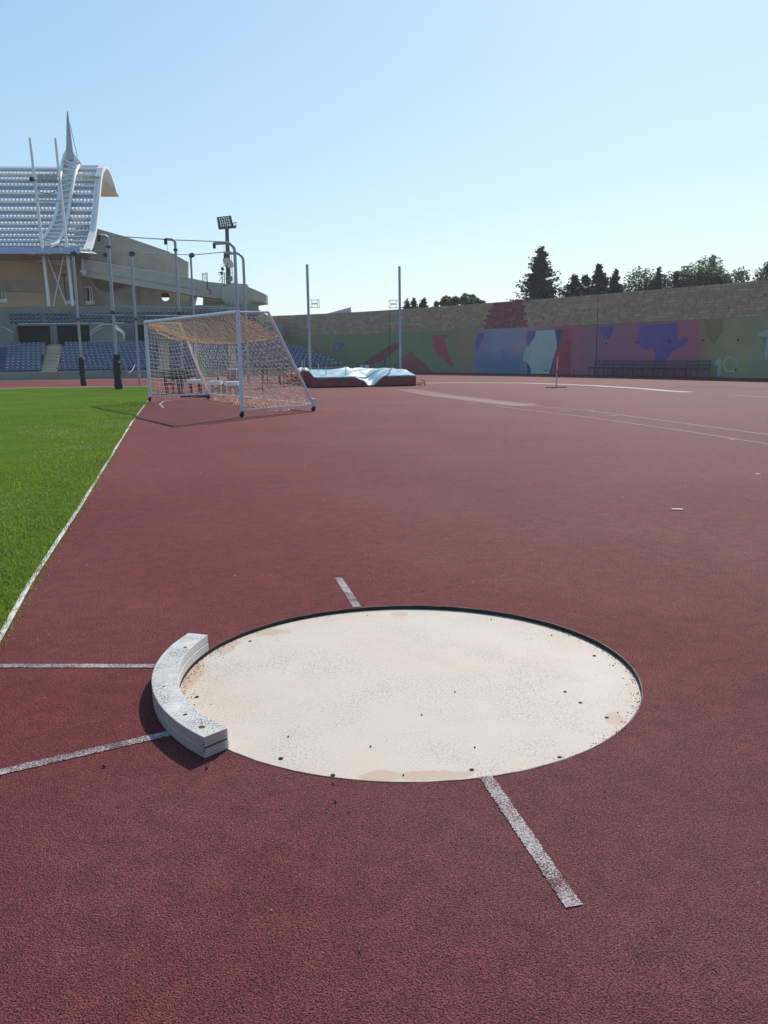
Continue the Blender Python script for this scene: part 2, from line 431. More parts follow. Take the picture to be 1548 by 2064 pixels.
# red synthetic surface with the round opening of the circle
m = MB(); n = 160
rads = [R_IN + .0065, R_IN + .4, 2.2, 4, 8, 16, 32, 78]
vs = []
for k, r in enumerate(rads):
    for i in range(n):
        a = 2 * pi * i / n
        rr = r + (random.uniform(-.0016, .0022) if k == 0 else 0)
        vs.append((rr * cos(a), rr * sin(a), 0))
fs = [(k * n + i, (k + 1) * n + i, (k + 1) * n + (i + 1) % n, k * n + (i + 1) % n) for k in range(len(rads) - 1) for i in range(n)]
b0 = len(vs)   # cut edge going down
for i in range(n):
    x, y, _ = vs[i]; vs.append((x, y, -.05))
fs += [(i, (i + 1) % n, b0 + (i + 1) % n, b0 + i) for i in range(n)]
m.add(vs, fs)
o = m.build('running_track', M['track'], fix=False); o.location = (CX, CY, 0)
tag(o, 'dark red rubber granule athletics surface around the throwing circle', 'running track', kind='structure')

# grass field edge (straight touchline running away to the left)
EDGE = [Vector((-1.32, 1.2, 0)), gp(0, 1290), gp(60, 1180), gp(160, 1026), gp(266, 852), gp(300, 806), Vector((-10.4, 40.0, 0)), Vector((-11.6, 42.6, 0))]
def edge_x(y):
    for a, b in zip(EDGE[:-1], EDGE[1:]):
        if a.y <= y <= b.y: return a.x + (b.x - a.x) * (y - a.y) / (b.y - a.y)
    return EDGE[0].x if y < EDGE[0].y else EDGE[-1].x
m = MB()
ys = [1.2 + i * .25 for i in range(0, 80)] + [21.2 + i for i in range(0, 22)]
vs = []; cols = 6
for y in ys:
    ex = edge_x(y)
    wob = .03 * sin(y * 2.1) + .02 * sin(y * 5.3 + 1)
    for k in range(cols + 1):
        x = (ex - .02 + wob) if k == cols else (-60 + (ex + wob + 60) * (k / cols) ** .5)
        vs.append((x, y, .004 if k == cols else .012))
fs = [(j * (cols + 1) + i, j * (cols + 1) + i + 1, (j + 1) * (cols + 1) + i + 1, (j + 1) * (cols + 1) + i) for j in range(len(ys) - 1) for i in range(cols)]
m.add(vs, fs)
tag(m.build('grass_field', M['grass'], fix=False), 'sunlit green grass pitch left of the red track', 'grass field', kind='structure')
# white painted edge line, slightly raised kerb strip
m = MB()
def strip(m, pts, w, z, thick=0.0):
    L = []; Rr = []
    for i, p in enumerate(pts):
        t = (pts[min(i + 1, len(pts) - 1)] - pts[max(i - 1, 0)]); t.z = 0; t.normalize()
        nrm = Vector((-t.y, t.x, 0)) * (w / 2)
        L.append(Vector((p.x, p.y, z)) + nrm); Rr.append(Vector((p.x, p.y, z)) - nrm)
    k = len(pts)
    m.add(L + Rr, [(i, k + i, k + i + 1, i + 1) for i in range(k - 1)])
    return m
def dense(pts, step):
    out = []
    for a, b in zip(pts[:-1], pts[1:]):
        n_ = max(1, int((b - a).length / step))
        out += [a.lerp(b, i / n_) for i in range(n_)]
    return out + [pts[-1]]
strip(m, dense(EDGE[:-2], .5), .034, .016)
M['edge_line'] = mat('chalky_white_line', (.60, .59, .57), .8, .1, 12, 0, .3, .2, (.10, .14, .06), .9)
tag(m.build('edge_line', M['edge_line'], fix=False), 'white line between the grass and the red track', 'line', kind='structure')

# painted lines near the circle
def painted(label, a, b, w=.05, z=.003):
    m = MB(); pts = dense([a, b], .008)
    t = (b - a).normalized(); nn = Vector((-t.y, t.x, 0))
    pp = len(pts); vs = []
    for p in pts:
        vs.append(p + nn * (w / 2 + random.uniform(-.0028, .0024))); vs.append(p - nn * (w / 2 + random.uniform(-.0028, .0024)))
    vs = [(v.x, v.y, z) for v in vs]
    m.add(vs, [(2 * i, 2 * i + 1, 2 * i + 3, 2 * i + 2) for i in range(pp - 1)])
    return tag(m.build('painted_line', M['line'], fix=False), label, 'line', kind='structure')
painted('worn white sector line running left from the far half of the white toe board', gp(-60, 1342.5), gp(318, 1343))
painted('worn white sector line running to the lower left from under the toe board', gp(-60, 1571), gp(345, 1478))
painted('short worn white centre line behind the far rim of the circle', gp(682, 1165), gp(720, 1224))
painted('worn white centre line running from the near rim towards the camera', gp(979, 1566), gp(1157, 1828))

# far lane lines and pale bands on the track
M['far_line'] = mat('faded_white_lane_paint', (.36, .32, .31), .8, .15, 3, 0, .3, .05)
M['faint_line'] = mat('very_faded_lane_paint', (.165, .066, .066), .8, .25, 1.2, 0, .3, .05)
M['kerb'] = mat('pale_grey_kerb', (.40, .37, .34), .85, .12, 2, 0, .3, .1)
def lane(pts, w, mt, label, z=.004):
    P = [gp(*p) for p in pts]
    m = MB(); strip(m, dense(P, 1.0), w, z)
    return tag(m.build('lane_line', mt, fix=False), label, 'line', kind='structure')
lane([(835, 772.5), (920, 771.5), (1050, 772), (1130, 774.5), (1200, 777.5), (1290, 783), (1345, 788), (1390, 790.5)], .45, M['far_line'], 'broad pale lane line curving in front of the mural')
lane([(1480, 797), (1548, 801), (1640, 806)], .3, M['faint_line'], 'pale lane stripe at the right edge')
lane([(1180, 772), (1330, 774), (1548, 778), (1640, 781)], .22, M['faint_line'], 'thin pale line near the foot of the mural')
lane([(835, 792), (960, 806), (1060, 818), (1180, 827), (1330, 847), (1560, 878)], .035, M['far_line'], 'thin faded line slanting to the right edge of the track')
lane([(1000, 819), (1060, 826), (1200, 843), (1380, 869), (1560, 897)], .03, M['far_line'], 'second thin faded line slanting right nearer the camera')
lane([(820, 785), (880, 796), (960, 806), (1060, 818)], .9, M['faint_line'], 'faint rubbed stripe beside the landing mat', .003)
for i, (x, y, w) in enumerate([(950, 812.5, 20), (1070, 813.5, 16), (1138, 828.5, 18), (1190, 828, 14), (1235, 838, 22), (1475, 886, 12), (1527, 956, 8), (1365, 1027, 22)]):
    lane([(x - w / 2, y), (x, y + .3), (x + w / 2, y + .7)], .07, M['far_line'], 'small white paint dash on the red surface', .008)
lane([(1290, 783), (1330, 781.5), (1380, 780.5), (1430, 780), (1480, 781.5), (1537, 785)], .16, M['rubber'], 'dark open edge of the pit cover far right', .009)
lane([(330, 822), (322, 815), (330, 809), (345, 807)], .06, M['far_line'], 'curved white mark on the track inside the goal')
# pale kerb between field end and far track lanes
lane([(-40, 784), (0, 783.5), (150, 781), (300, 779.3)], .3, M['kerb'], 'pale kerb where the grass ends', .02)
lane([(-40, 769.5), (0, 768), (150, 766), (300, 763.5), (420, 761), (560, 758.5)], .35, M['kerb'], 'pale strip along the foot of the seating', .006)

# ================================================================ THROWING CIRCLE
circ = empty('throwing_circle', (CX, CY, 0))
tag(circ, 'pale worn concrete shot put circle sunk in the red track', 'throwing circle')
def loc(px, py, z=-.02):
    p = gp(px, py, z); return (p.x - CX, p.y - CY)
blobs = []
for (x, y, rx, ry) in [(540, 1275, .13, .07), (455, 1305, .06, .16), (805, 1238, .07, .06), (772, 1566, .10, .05), (868, 1563, .17, .05), (390, 1362, .05, .22), (1240, 1450, .05, .1)]:
    a, b = loc(x, y); blobs.append((a, b, rx, ry))
m = MB(); vs = [(0, 0, -.02)]; nr = 14; ns = 128
for k in range(1, nr + 1):
    for i in range(ns):
        a = 2 * pi * i / ns; r = R_IN * k / nr * (.9995)
        vs.append((r * cos(a), r * sin(a), -.02 + .0012 * sin(3 * r + 2 * a)))
fs = [(0, 1 + i, 1 + (i + 1) % ns) for i in range(ns)]
for k in range(nr - 1):
    for i in range(ns):
        a, b = 1 + k * ns + i, 1 + k * ns + (i + 1) % ns
        fs.append((a, a + ns, b + ns, b))
m.add(vs, fs); m.build('concrete_slab', slab_material(blobs), circ, smooth='all', fix=False)
m = MB(); vs = []; prof = [(R_IN, -.045), (R_IN, .001), (R_IN + .006, .001), (R_IN + .006, -.045)]
for i in range(n):
    a = 2 * pi * i / n
    for r, z in prof: vs.append((r * cos(a), r * sin(a), z + (random.uniform(-.0008, .0012) if z > 0 else 0)))
m.add(vs, [(4 * i + k, 4 * ((i + 1) % n) + k, 4 * ((i + 1) % n) + (k + 1) % 4, 4 * i + (k + 1) % 4) for i in range(n) for k in range(4)])
m.build('steel_rim', M['rust'], circ)
# fixing bolts in the slab
def bolt_mesh(r):
    m = MB(); m.tube([(0, 0, -.002), (0, 0, .0022)], r, 12); m.tube([(0, 0, .002), (0, 0, .0045)], r * .55, 6)
    return m.mesh('bolt', M['rust'], fix=True)
bm_ = bolt_mesh(.009); bm_s = bolt_mesh(.0035)
for (x, y, big) in [(951, 1552, 1), (566, 1529, 1), (1170, 1417, 1), (1139, 1395, 1), (1198, 1322, 1), (1223, 1447, 1), (1128, 1527, 1), (671, 1563, 1), (917, 1395, 0), (990, 1249, 0), (504, 1293, 1), (397, 1405, 1), (740, 1241, 0), (1236, 1342, 0), (813, 1563, 0), (747, 1505, 0), (581, 1485, 0), (957, 1507, 0), (1112, 1281, 0), (1245, 1437, 0), (850, 1441, 0)]:
    a, b = loc(x, y)
    o = link('bolt', bm_ if big else bm_s, circ); o.location = (a, b, -.0195); o.rotation_euler = (0, 0, random.random() * 6)
# loose black crumbs round the rim and on the slab
m = MB(); rnd = random.Random(3)
def crumb(m, x, y, z, s, rnd):
    M3 = Matrix.Rotation(rnd.random() * 6, 3, 'Z') @ Matrix.Rotation(rnd.random() * 6, 3, 'X')
    vs = [M3 @ Vector(v) * s * rnd.uniform(.6, 1.3) for v in ((1, 0, 0), (-.5, .85, 0), (-.5, -.85, 0), (0, 0, .9), (.1, .1, -.8))]
    m.add([v + Vector((x, y, z)) for v in vs], [(0, 1, 3), (1, 2, 3), (2, 0, 3), (1, 0, 4), (2, 1, 4), (0, 2, 4)])
for i in range(820):
    u = rnd.random()
    if u < .34: a = rnd.uniform(radians(-60), radians(40)); r = R_IN - abs(rnd.gauss(0, .022)) - .002
    elif u < .74: a = rnd.uniform(radians(150), radians(222)); r = R_IN - abs(rnd.gauss(0, .035)) - .002
    elif u < .84: a = rnd.uniform(0, 2 * pi); r = R_IN - abs(rnd.gauss(0, .014)) - .002
    else: a = rnd.uniform(0, 2 * pi); r = R_IN * math.sqrt(rnd.random())
    crumb(m, CX + r * cos(a), CY + r * sin(a), -.018, rnd.choice([.0016, .002, .0025, .003, .0035]) if u < .84 else rnd.choice([.001, .0014, .002]), rnd)
for i in range(260):
    a = rnd.uniform(0, 2 * pi); r = R_IN + .03 + abs(rnd.gauss(0, .9))
    crumb(m, CX + r * cos(a), CY + r * sin(a), .001, rnd.choice([.002, .003, .004]), rnd)
for (x, y) in [(416, 700 + 850), (671, 1580), (676, 1618), (210, 1547), (45, 1243)]:
    p = gp(x, y); crumb(m, p.x, p.y, .004, .007, rnd)
tag(m.build('rubber_crumbs', M['crumb'], fix=True), 'scattered black rubber crumbs and grit in and around the circle', 'grit', kind='stuff')
m = MB(); rnd = random.Random(77)
for i in range(170):
    y = 2.0 + 26 * rnd.random() ** 1.5; x = edge_x(y) + .1 + rnd.random() * (4 + y * .62)
    if math.hypot(x - CX, y - CY) < 1.12: continue
    crumb(m, x, y, .001, rnd.choice([.003, .004, .006]) * (1 + y * .04), rnd)
tag(m.build('pale_grit', M['kerb'], fix=True), 'pale specks and bits of dry leaf scattered over the red surface', 'litter', kind='stuff')
# split in the surface at the far right of the rim
m = MB(); pts = [gp(x, y) for x, y in ((1268, 1337), (1277, 1339.5), (1284, 1340), (1290, 1342.5))]
vs = []
for i, p in enumerate(pts):
    w = .006 * (1 - i / 3.2); vs += [(p.x, p.y - w, .004), (p.x, p.y + w, .004)]
m.add(vs, [(2 * i, 2 * i + 1, 2 * i + 3, 2 * i + 2) for i in range(3)])
tag(m.build('surface_crack', M['rubber'], fix=False), 'small dark split in the track beside the rim', 'crack', kind='structure')

# ================================================================ STOP BOARD
board = empty('stop_board', (CX, CY, 0))
tag(board, 'curved white wooden toe board with chipped paint on the left rim', 'toe board')
A0, A1 = radians(162.2), radians(227.8)
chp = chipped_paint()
def arc_block(z0, z1, off=0.0, seg=40):
    inset = -off if off < -.003 else 0.0
    m = MB(); vs = []
    for i in range(seg + 1):
        a = A0 + (A1 - A0) * i / seg
        e = 1.0
        ri, ro = (R_IN - .003 + inset, 1.176 - inset) if inset else (R_IN - .003 + off, 1.176 + off)
        for r, z in ((ri, z0), (ro, z0), (ro, z1), (ri, z1)): vs.append((r * cos(a), r * sin(a), z))
    fs = [(4 * i + k, 4 * i + (k + 1) % 4, 4 * i + 4 + (k + 1) % 4, 4 * i + 4 + k) for i in range(seg) for k in range(4)]
    fs += [(3, 2, 1, 0), (4 * seg, 4 * seg + 1, 4 * seg + 2, 4 * seg + 3)]
    return m.add(vs, fs)
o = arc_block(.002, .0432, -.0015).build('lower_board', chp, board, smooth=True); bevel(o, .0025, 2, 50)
arc_block(.041, .047, -.004).build('joint_filler', M['rubber'], board)
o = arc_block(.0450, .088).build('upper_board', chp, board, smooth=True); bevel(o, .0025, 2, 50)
for (x, y, r) in [(373, 1304.5, .0085), (330, 1383, .005), (373, 1440, .0085), (407, 1465, .013)]:
    p = gp(x, y, .089); m = MB()
    if r < .01: m.tube([(0, 0, -.004), (0, 0, .0006)], r, 16)
    else: m.tube([(0, 0, -.004), (0, 0, .0008)], r, 10)
    o = m.build('bolt_hole', M['rubber'] if r < .01 else M['bark'], board); o.location = (p.x - CX, p.y - CY, .0884)
# dark chips along the near corner
m = MB(); rnd = random.Random(5)
for i in range(16):
    a = A1 - rnd.random() ** 2 * .02; r = 1.1762
    crumb(m, r * cos(a), r * sin(a), rnd.uniform(.01, .075), rnd.uniform(.0015, .004), rnd)
m.build('paint_chip', M['rust'], board)

# ================================================================ GRASS BLADES
def blades(name, pts, mt, label):
    v = []; f = []
    rnd = random.Random(hash(name) % 1000)
    for (x, y, h, w, lean) in pts:
        a = rnd.random() * 2 * pi; dx, dy = cos(a) * w, sin(a) * w
        b = rnd.random() * 2 * pi; lx, ly = cos(b) * lean * h, sin(b) * lean * h
        i = len(v)
        v += [(x - dx, y - dy, 0.0), (x + dx, y + dy, 0.0), (x + dx * .7 + lx * .35, y + dy * .7 + ly * .35, h * .6), (x - dx * .7 + lx * .35, y - dy * .7 + ly * .35, h * .6), (x + lx, y + ly, h * (1 - .3 * lean))]
        f += [(i, i + 1, i + 2, i + 3), (i + 3, i + 2, i + 4)]
    me = bpy.data.meshes.new(name); me.from_pydata(v, [], f); me.materials.append(mt)
    return tag(link(name, me), label, 'grass', kind='stuff')
rnd = random.Random(11)
P = []; D = []
def tuft_density(x, y):
    return .5 + .5 * sin(x * 2.3 + 1.3 * sin(y * .9)) * sin(y * 1.7 + .8 * sin(x * 1.9))
for i in range(95000):      # scruffy band along the edge
    y = 3.6 + 26 * rnd.random() ** 2.0
    ex = edge_x(y)
    d = abs(rnd.gauss(0, .45))
    clump = tuft_density(ex - d, y)
    ov = .03 + .05 * max(0, clump - .45) if rnd.random() < .9 else .085
    x = ex - d + ov - .035
    if clump < .25 and rnd.random() < .5: continue
    h = (.018 + .050 * rnd.random() * (.35 + clump)) * (1.0 if d > .03 else .6)
    P.append((x, y, h, .0016 + y * .00022, rnd.uniform(.3, 1.3)))
for i in range(150000):     # mown turf
    y = 4.2 + 26 * rnd.random() ** 1.7
    x = edge_x(y) - rnd.random() ** .9 * (1.0 + y * .52)
    P.append((x, y, .012 + .016 * rnd.random() + .02 * max(0, tuft_density(x * .7, y * .6) - .6), .0017 + y * .00026, rnd.uniform(.3, 1.4)))
for i in range(20000):
    y = 4.2 + 16 * rnd.random() ** 1.6
    x = edge_x(y) - abs(rnd.gauss(0, 1.4)) - .03
    if tuft_density(x * .8 + 2, y * .8) < .55: continue
    D.append((x, y, .02 + .03 * rnd.random(), .0014 + y * .00022, rnd.uniform(.8, 1.6)))
for i in range(500):        # clippings and runners lying over the line
    y = 4.4 + 14 * rnd.random() ** 1.4
    x = edge_x(y) + .02 + abs(rnd.gauss(0, .16))
    if rnd.random() < .75 and x > edge_x(y) + .12: continue
    D.append((x, y, .008 + .006 * rnd.random(), .0014, rnd.uniform(1.5, 3.0)))
blades('grass_blades', P, M['blade'], 'short green grass blades of the pitch and its ragged edge')
blades('dry_grass', D, M['drygrass'], 'pale dry grass tips scattered along the pitch edge')

# ================================================================ FOOTBALL GOAL
GA, GB = gp(489, 841), gp(303, 809)
gdir = (GB - GA).normalized(); GL = (GB - GA).length
gang = math.atan2(gdir.y, gdir.x)
goal = empty('football_goal', GA, gang)     # local x runs along the crossbar, local -y is the back
tag(goal, 'white football goal on wheels with an orange net, parked at the pitch edge', 'football goal')
Gi = Matrix.Rotation(-gang, 3, 'Z')
def gl(p): return Gi @ (Vector(p) - GA)
zt0, zt1 = at(480, 624, GA.y).z - .06, at(295, 646, GB.y).z - .06
r_ = .052
b0 = gl(gp(633, 829)); b1 = gl(gp(421, 804)); b0.z = b1.z = 0
t0 = gl(at(540, 629, 21.2)); t1 = gl(at(362, 652, 28.9))
W0 = .16
MB().tube([(0, 0, W0 - .02), (0, 0, zt0 + .06)], r_, 16).build('post', M['white_metal'], goal, True)
MB().tube([(GL, 0, W0 - .02), (GL, 0, zt1 + .06)], r_, 16).build('post', M['white_metal'], goal, True)
MB().tube([(.055, 0, zt0), (GL - .055, 0, zt1)], r_ * .98, 16).build('crossbar', M['white_metal'], goal, True)
for (pt, zt, tp, bb) in (((0, 0, 0), zt0, t0, b0), ((GL, 0, 0), zt1, t1, b1)):
    MB().tube([(pt[0], pt[1] - .05, zt), tp], .024, 8).build('top_stay', M['white_metal'], goal, True)
    MB().tube([tp, (bb.x, bb.y, .16)], .036, 10).build('diagonal_stay', M['white_metal'], goal, True)
    MB().beam((pt[0], pt[1] - .05, .17), (bb.x, bb.y, .16), .05, .04).build('side_bar', M['white_metal'], goal)
    MB().box((bb.x, bb.y, .23), (.12, .10, .2)).build('corner_bracket', M['white_metal'], goal)
MB().beam((b0.x, b0.y, .17), (b1.x, b1.y, .17), .05, .05).build('back_bar', M['white_metal'], goal)
for (x, y) in ((0, 0), (GL, 0), (b0.x, b0.y), (b1.x, b1.y)):
    m = MB(); m.box((x - .035, y, .105), (.008, .06, .11)); m.box((x + .035, y, .105), (.008, .06, .11)); m.box((x, y, .155), (.09, .09, .012))
    c_ = m.build('caster', M['dark_metal'], goal)
    MB().tube([(x - .02, y + .02, .055), (x + .02, y + .02, .055)], .053, 16).build('wheel', M['rubber'], c_, True)
# net
def strings(fn, na, nb, r, skew=0, jit=.012, seed=1):
    rnd = random.Random(seed); m = MB()
    Pn = [[Vector(fn(i / na, j / nb)) + Vector((rnd.uniform(-jit, jit), rnd.uniform(-jit, jit), rnd.uniform(-jit, jit))) for j in range(nb + 1)] for i in range(na + 1)]
    def seg(a, b):
        t = b - a
        if t.length < 1e-4: return
        t.normalize(); x = t.cross(Vector((.3, .5, .81))).normalized() * r; y = t.cross(x)
        q = [x, -x * .5 + y * .87, -x * .5 - y * .87]
        m.add([a + k for k in q] + [b + k for k in q], [(0, 1, 4, 3), (1, 2, 5, 4), (2, 0, 3, 5)])
    for i in range(na + 1):
        for j in range(nb + 1):
            if skew == 0:
                if i < na: seg(Pn[i][j], Pn[i + 1][j])
                if j < nb: seg(Pn[i][j], Pn[i][j + 1])
            else:
                if i < na and j < nb:
                    if (i + j) % 2 == 0: seg(Pn[i][j], Pn[i + 1][j + 1])
                    else: seg(Pn[i + 1][j], Pn[i][j + 1])
                if skew == 2 and i < na: seg(Pn[i][j], Pn[i + 1][j])
    return m
net = empty('net', (0, 0, 0)); net.parent = goal
def sag(a): return max(0.0, sin(pi * a)) ** .8
Q0 = t0.lerp(Vector((b0.x, b0.y, .17)), .24); Q1 = t1.lerp(Vector((b1.x, b1.y, .17)), .22)
def ridge(a):      # free back edge of the roof net hanging between the two stays
    p = Q0.lerp(Q1, a); return p + Vector((0, .06 * sag(a), -.16 * sag(a) ** .7))
def roof_fn(a, b):
    p = Vector((GL * a, -.05, zt0 + (zt1 - zt0) * a - .05)); q = ridge(a)
    return p.lerp(q, b) + Vector((0, 0, -.10 * sin(pi * b) * sag(a)))
def back_fn(a, b):
    q = ridge(a); e = b0.lerp(b1, a); e = Vector((e.x, e.y, .17))
    p = q.lerp(e, b)
    return p + Vector((0, .25 * sin(pi * b) * sag(a), -.08 * sin(pi * b)))
def side_fn(tp, bb, x0, zt):
    def fn(a, b):
        p = Vector((x0, -.06, zt - .05 - (zt - .22) * b)); q = tp.lerp(Vector((bb.x, bb.y, .17)), b)
        return p.lerp(q, a) + Vector(((.16 if x0 == 0 else -.16) * sin(pi * a) * sin(pi * b), 0, -.10 * sin(pi * a)))
    return fn
strings(roof_fn, 74, 12, .0058, 2, .014, 1).build('roof_net', M['net_o'], net, fix=False)
strings(back_fn, 60, 18, .0046, 2, .014, 2).build('back_net', M['net_w'], net, fix=False)
strings(side_fn(t0, b0, 0, zt0), 10, 15, .0058, 2, .022, 3).build('side_net', M['net_o'], net, fix=False)
strings(side_fn(t1, b1, GL, zt1), 13, 19, .0048, 0, .012, 4).build('side_net', M['net_w'], net, fix=False)
# gathered rope edges and slack net on the ground
rnd = random.Random(21); m = MB()
for k in range(3):
    m.tube([ridge(i / 24) + Vector((rnd.gauss(0, .012), rnd.gauss(0, .012), rnd.gauss(0, .012))) for i in range(25)], .007, 4)
for k in range(8):
    m.tube([t1.lerp(Vector((b1.x, b1.y, .2)), i / 14) + Vector((rnd.gauss(0, .025), rnd.gauss(0, .025), rnd.gauss(0, .02))) for i in range(15)], .012, 4)
for k in range(6):
    m.tube([Vector((GL - .10, -.05, zt1 - .05)).lerp(Q1, i / 14) + Vector((rnd.gauss(0, .03), rnd.gauss(0, .03), -.16 * sin(pi * i / 14) + rnd.gauss(0, .03))) for i in range(15)], .008, 4)
for k in range(14):
    a_ = .70 + .28 * rnd.random()
    m.tube([roof_fn(a_, i / 10).lerp(Vector((GL - .1, -.05, zt1 - .05)).lerp(Q1, i / 10), .3 + .5 * rnd.random()) + Vector((rnd.gauss(0, .03), rnd.gauss(0, .03), rnd.gauss(0, .03))) for i in range(11)], .005, 3)
m.build('gathered_net', M['net_o'], net, True, fix=False)
def slack_fn(a, b):
    e = b0.lerp(b1, a * .85 + .02)
    return Vector((e.x + .2 * b * a, e.y + b * (.75 - .45 * a), .17 * (1 - b) + .012 + .012 * sin(a * 40)))
strings(slack_fn, 56, 9, .006, 2, .02, 6).build('slack_net', M['net_o'], net, fix=False)

# ================================================================ THROWING CAGE
def cage_pole(base, top_z, r, label, pad=None, arm=None, fit=True):
    e = empty('cage_pole', base); tag(e, label, 'pole', 'poles of the throwing cage')
    if arm is None:
        MB().tube([(0, 0, 0), (0, 0, top_z)], r, 10).build('pole', M['pole_grey'], e, True)
        m = MB(); m.box((0, 0, top_z), (r * 2.6, r * 2.6, .2)); m.tube([(r * 1.6, -.05, top_z + .02), (r * 1.6, .05, top_z + .02)], .12, 10)
        m.build('pulley', M['dark_metal'], e)
    else:
        ax, al, rad = arm
        ax = Vector((ax[0], ax[1], 0)).normalized(); pts = [Vector((0, 0, 0)), Vector((0, 0, top_z - rad))]
        for k in range(1, 7):
            t = pi / 2 * k / 6; pts.append(Vector((0, 0, top_z - rad + rad * sin(t))) + ax * rad * (1 - cos(t)))
        pts.append(Vector((0, 0, top_z)) + ax * al)
        MB().tube(pts, r, 10).build('pole', M['pole_grey'], e, True)
        m = MB(); q = pts[-1]; m.box(q + Vector((0, 0, -.06)), (.12, .12, .16)); m.tube([q + Vector((-.06, 0, -.16)), q + Vector((.06, 0, -.16))], .08, 10)
        m.build('pulley', M['dark_metal'], e)
    if fit:
        MB().tube([(0, 0, top_z * .50), (0, 0, top_z * .50 + .14)], r * 1.6, 10).build('clamp', M['dark_metal'], e, True)
        if arm is not None: MB().tube([(0, 0, top_z * .925), (0, 0, top_z * .925 + .09)], r * 1.6, 10).build('clamp', M['dark_metal'], e, True)
    if pad:
        m = MB(); rnd = random.Random(int(base[0] * 10)); k = 12
        m.tube([(rnd.gauss(0, .012), rnd.gauss(0, .012), pad * i / k) for i in range(k + 1)], [(.17 if pad > 1.45 else .145) * (1 + rnd.uniform(-.1, .14)) * (1 if 0 < i < k else .8) for i in range(k + 1)], 12)
        m.build('pad', M['pad'], e, True)
    return e
bp = lambda q, Y: Vector((at(*q, Y).x, Y, 0))
p1 = bp((168, 778), 44.3); p2 = bp((239, 785), 39.0); p3 = bp((282, 780), 44.5)
p4 = bp((369, 770), 40.2); p5 = bp((398, 770), 46.4); pA = bp((485, 770), 41.6); pB = bp((501, 770), 45.7)
ht = lambda q, Y: at(*q, Y).z
cage_pole(p1, ht((150, 512), 44.3), .060, 'leftmost grey cage pole with a slim dark pad round its foot', pad=1.45)
cage_pole(p2, ht((214, 476), 39.0), .066, 'tall grey cage pole with hooked top and thick black pad on the grass', pad=1.55, arm=((-.8, -.6), .38, .16))
cage_pole(p3, ht((270, 512), 44.5), .060, 'plain grey cage pole just left of the goal post')
cage_pole(p4, ht((345, 483), 40.2), .060, 'grey cage pole with hooked top rising behind the middle of the crossbar', arm=((-.9, -.45), .42, .16))
cage_pole(p5, ht((388, 515), 46.4), .056, 'grey cage pole between the hooked pole and the paired tall poles')
cage_pole(pA, ht((475, 489), 41.6), .076, 'thick gooseneck cage pole standing behind the near goal post', arm=((-1, .15), .98, .4), fit=False)
cage_pole(pB, ht((487, 510), 45.7), .070, 'thick gooseneck cage pole just right of the near goal post', arm=((-1, .1), .95, .4), fit=False)
def cable(label, pts, r=.014, dip=0.0, mt='alu'):
    m = MB(); out = []
    for a, b in zip(pts[:-1], pts[1:]):
        for i in range(8):
            t = i / 8; q = Vector(a).lerp(Vector(b), t); q.z -= dip * 4 * t * (1 - t); out.append(q)
    out.append(Vector(pts[-1])); m.tube(out, r, 5)
    return tag(m.build('cage_cable', M[mt], None, True), label, 'cable', 'cables of the throwing cage')
top = lambda q, Y: at(*q, Y)
cable('upper front cable strung from the hooked pole to the tall gooseneck', [top((220, 475.5), 39), top((348, 483.5), 40.2), top((455, 487.5), 41.6)], .022)
cable('upper rear cable strung between the plain cage poles', [top((155, 504), 44.3), top((271, 508.5), 44.5), top((388, 514), 46.4), top((465, 507), 45.7)], .022)
cable('lower front cable crossing behind the goal crossbar', [top((232, 617.5), 39), top((356, 620), 40.2), top((477, 623), 41.6)], .022)
cable('lower rear cable crossing low in front of the seating', [top((163, 633.5), 44.3), top((283, 635.5), 44.5), top((392, 637), 46.4)], .022)
cable('slack thin rope hanging between cage poles', [top((182, 565), 43), top((250, 582), 43), top((300, 520), 43)], .010, .6)
cable('thin pull rope hanging from the tall gooseneck pole', [top((452, 496), 41.6), top((449, 560), 41.6), top((447, 620), 41.6)], .010)
cable('thin pull rope hanging beside the shorter gooseneck pole', [top((466, 514), 45.7), top((470, 560), 45.7), top((473, 620), 45.7)], .010)
cable('pair of short ropes below the hooked pole behind the crossbar', [top((337, 492), 40.2), top((338, 512), 40.2)], .010)
cable('loose rope looping down to the black pad', [top((246, 720), 39.5), top((258, 751), 39.5), top((272, 735), 41)], .012, .1)

# ================================================================ UPRIGHTS AND LANDING MAT
def upright(px_top, px_bot, Y, side, label):
    b = bp(px_bot, Y); z = at(*px_top, Y).z
    e = empty('vault_upright', b); tag(e, label, 'upright', 'uprights at the landing mat')
    MB().box((0, 0, z / 2), (.118, .11, z)).build('mast', M['pole_grey'], e)
    MB().box((0, 0, .06), (.5, .9, .1)).build('foot', M['dark_metal'], e)
    zc = at(0, 613, Y).z if False else at(px_top[0], 612.5, Y).z
    s = side; m = MB(); w = .46
    for z_ in (zc - .18, zc + .18): m.beam((s * .07, 0, z_), (s * (.07 + w), 0, z_), .025)
    for x_ in (.17, .07 + w - .09, .07 + w): m.beam((s * x_, 0, zc - .2), (s * x_, 0, zc + .2), .022)
    m.beam((s * .17, 0, zc), (s * (w - .02), 0, zc), .055)
    m.build('bracket_frame', M['alu'], e)
    MB().box((0, -.064, z - .35), (.07, .012, .25)).build('scale_plate', M['alu'], e); MB().box((0, -.064, 1.5), (.08, .012, .6)).build('scale_plate', M['alu'], e)
    return e
upright((620, 533), (626, 768), 42.5, 1, 'grey upright at the left end of the landing mat')
upright((810, 537), (807.5, 768), 43.2, -1, 'grey upright at the right end of the landing mat')

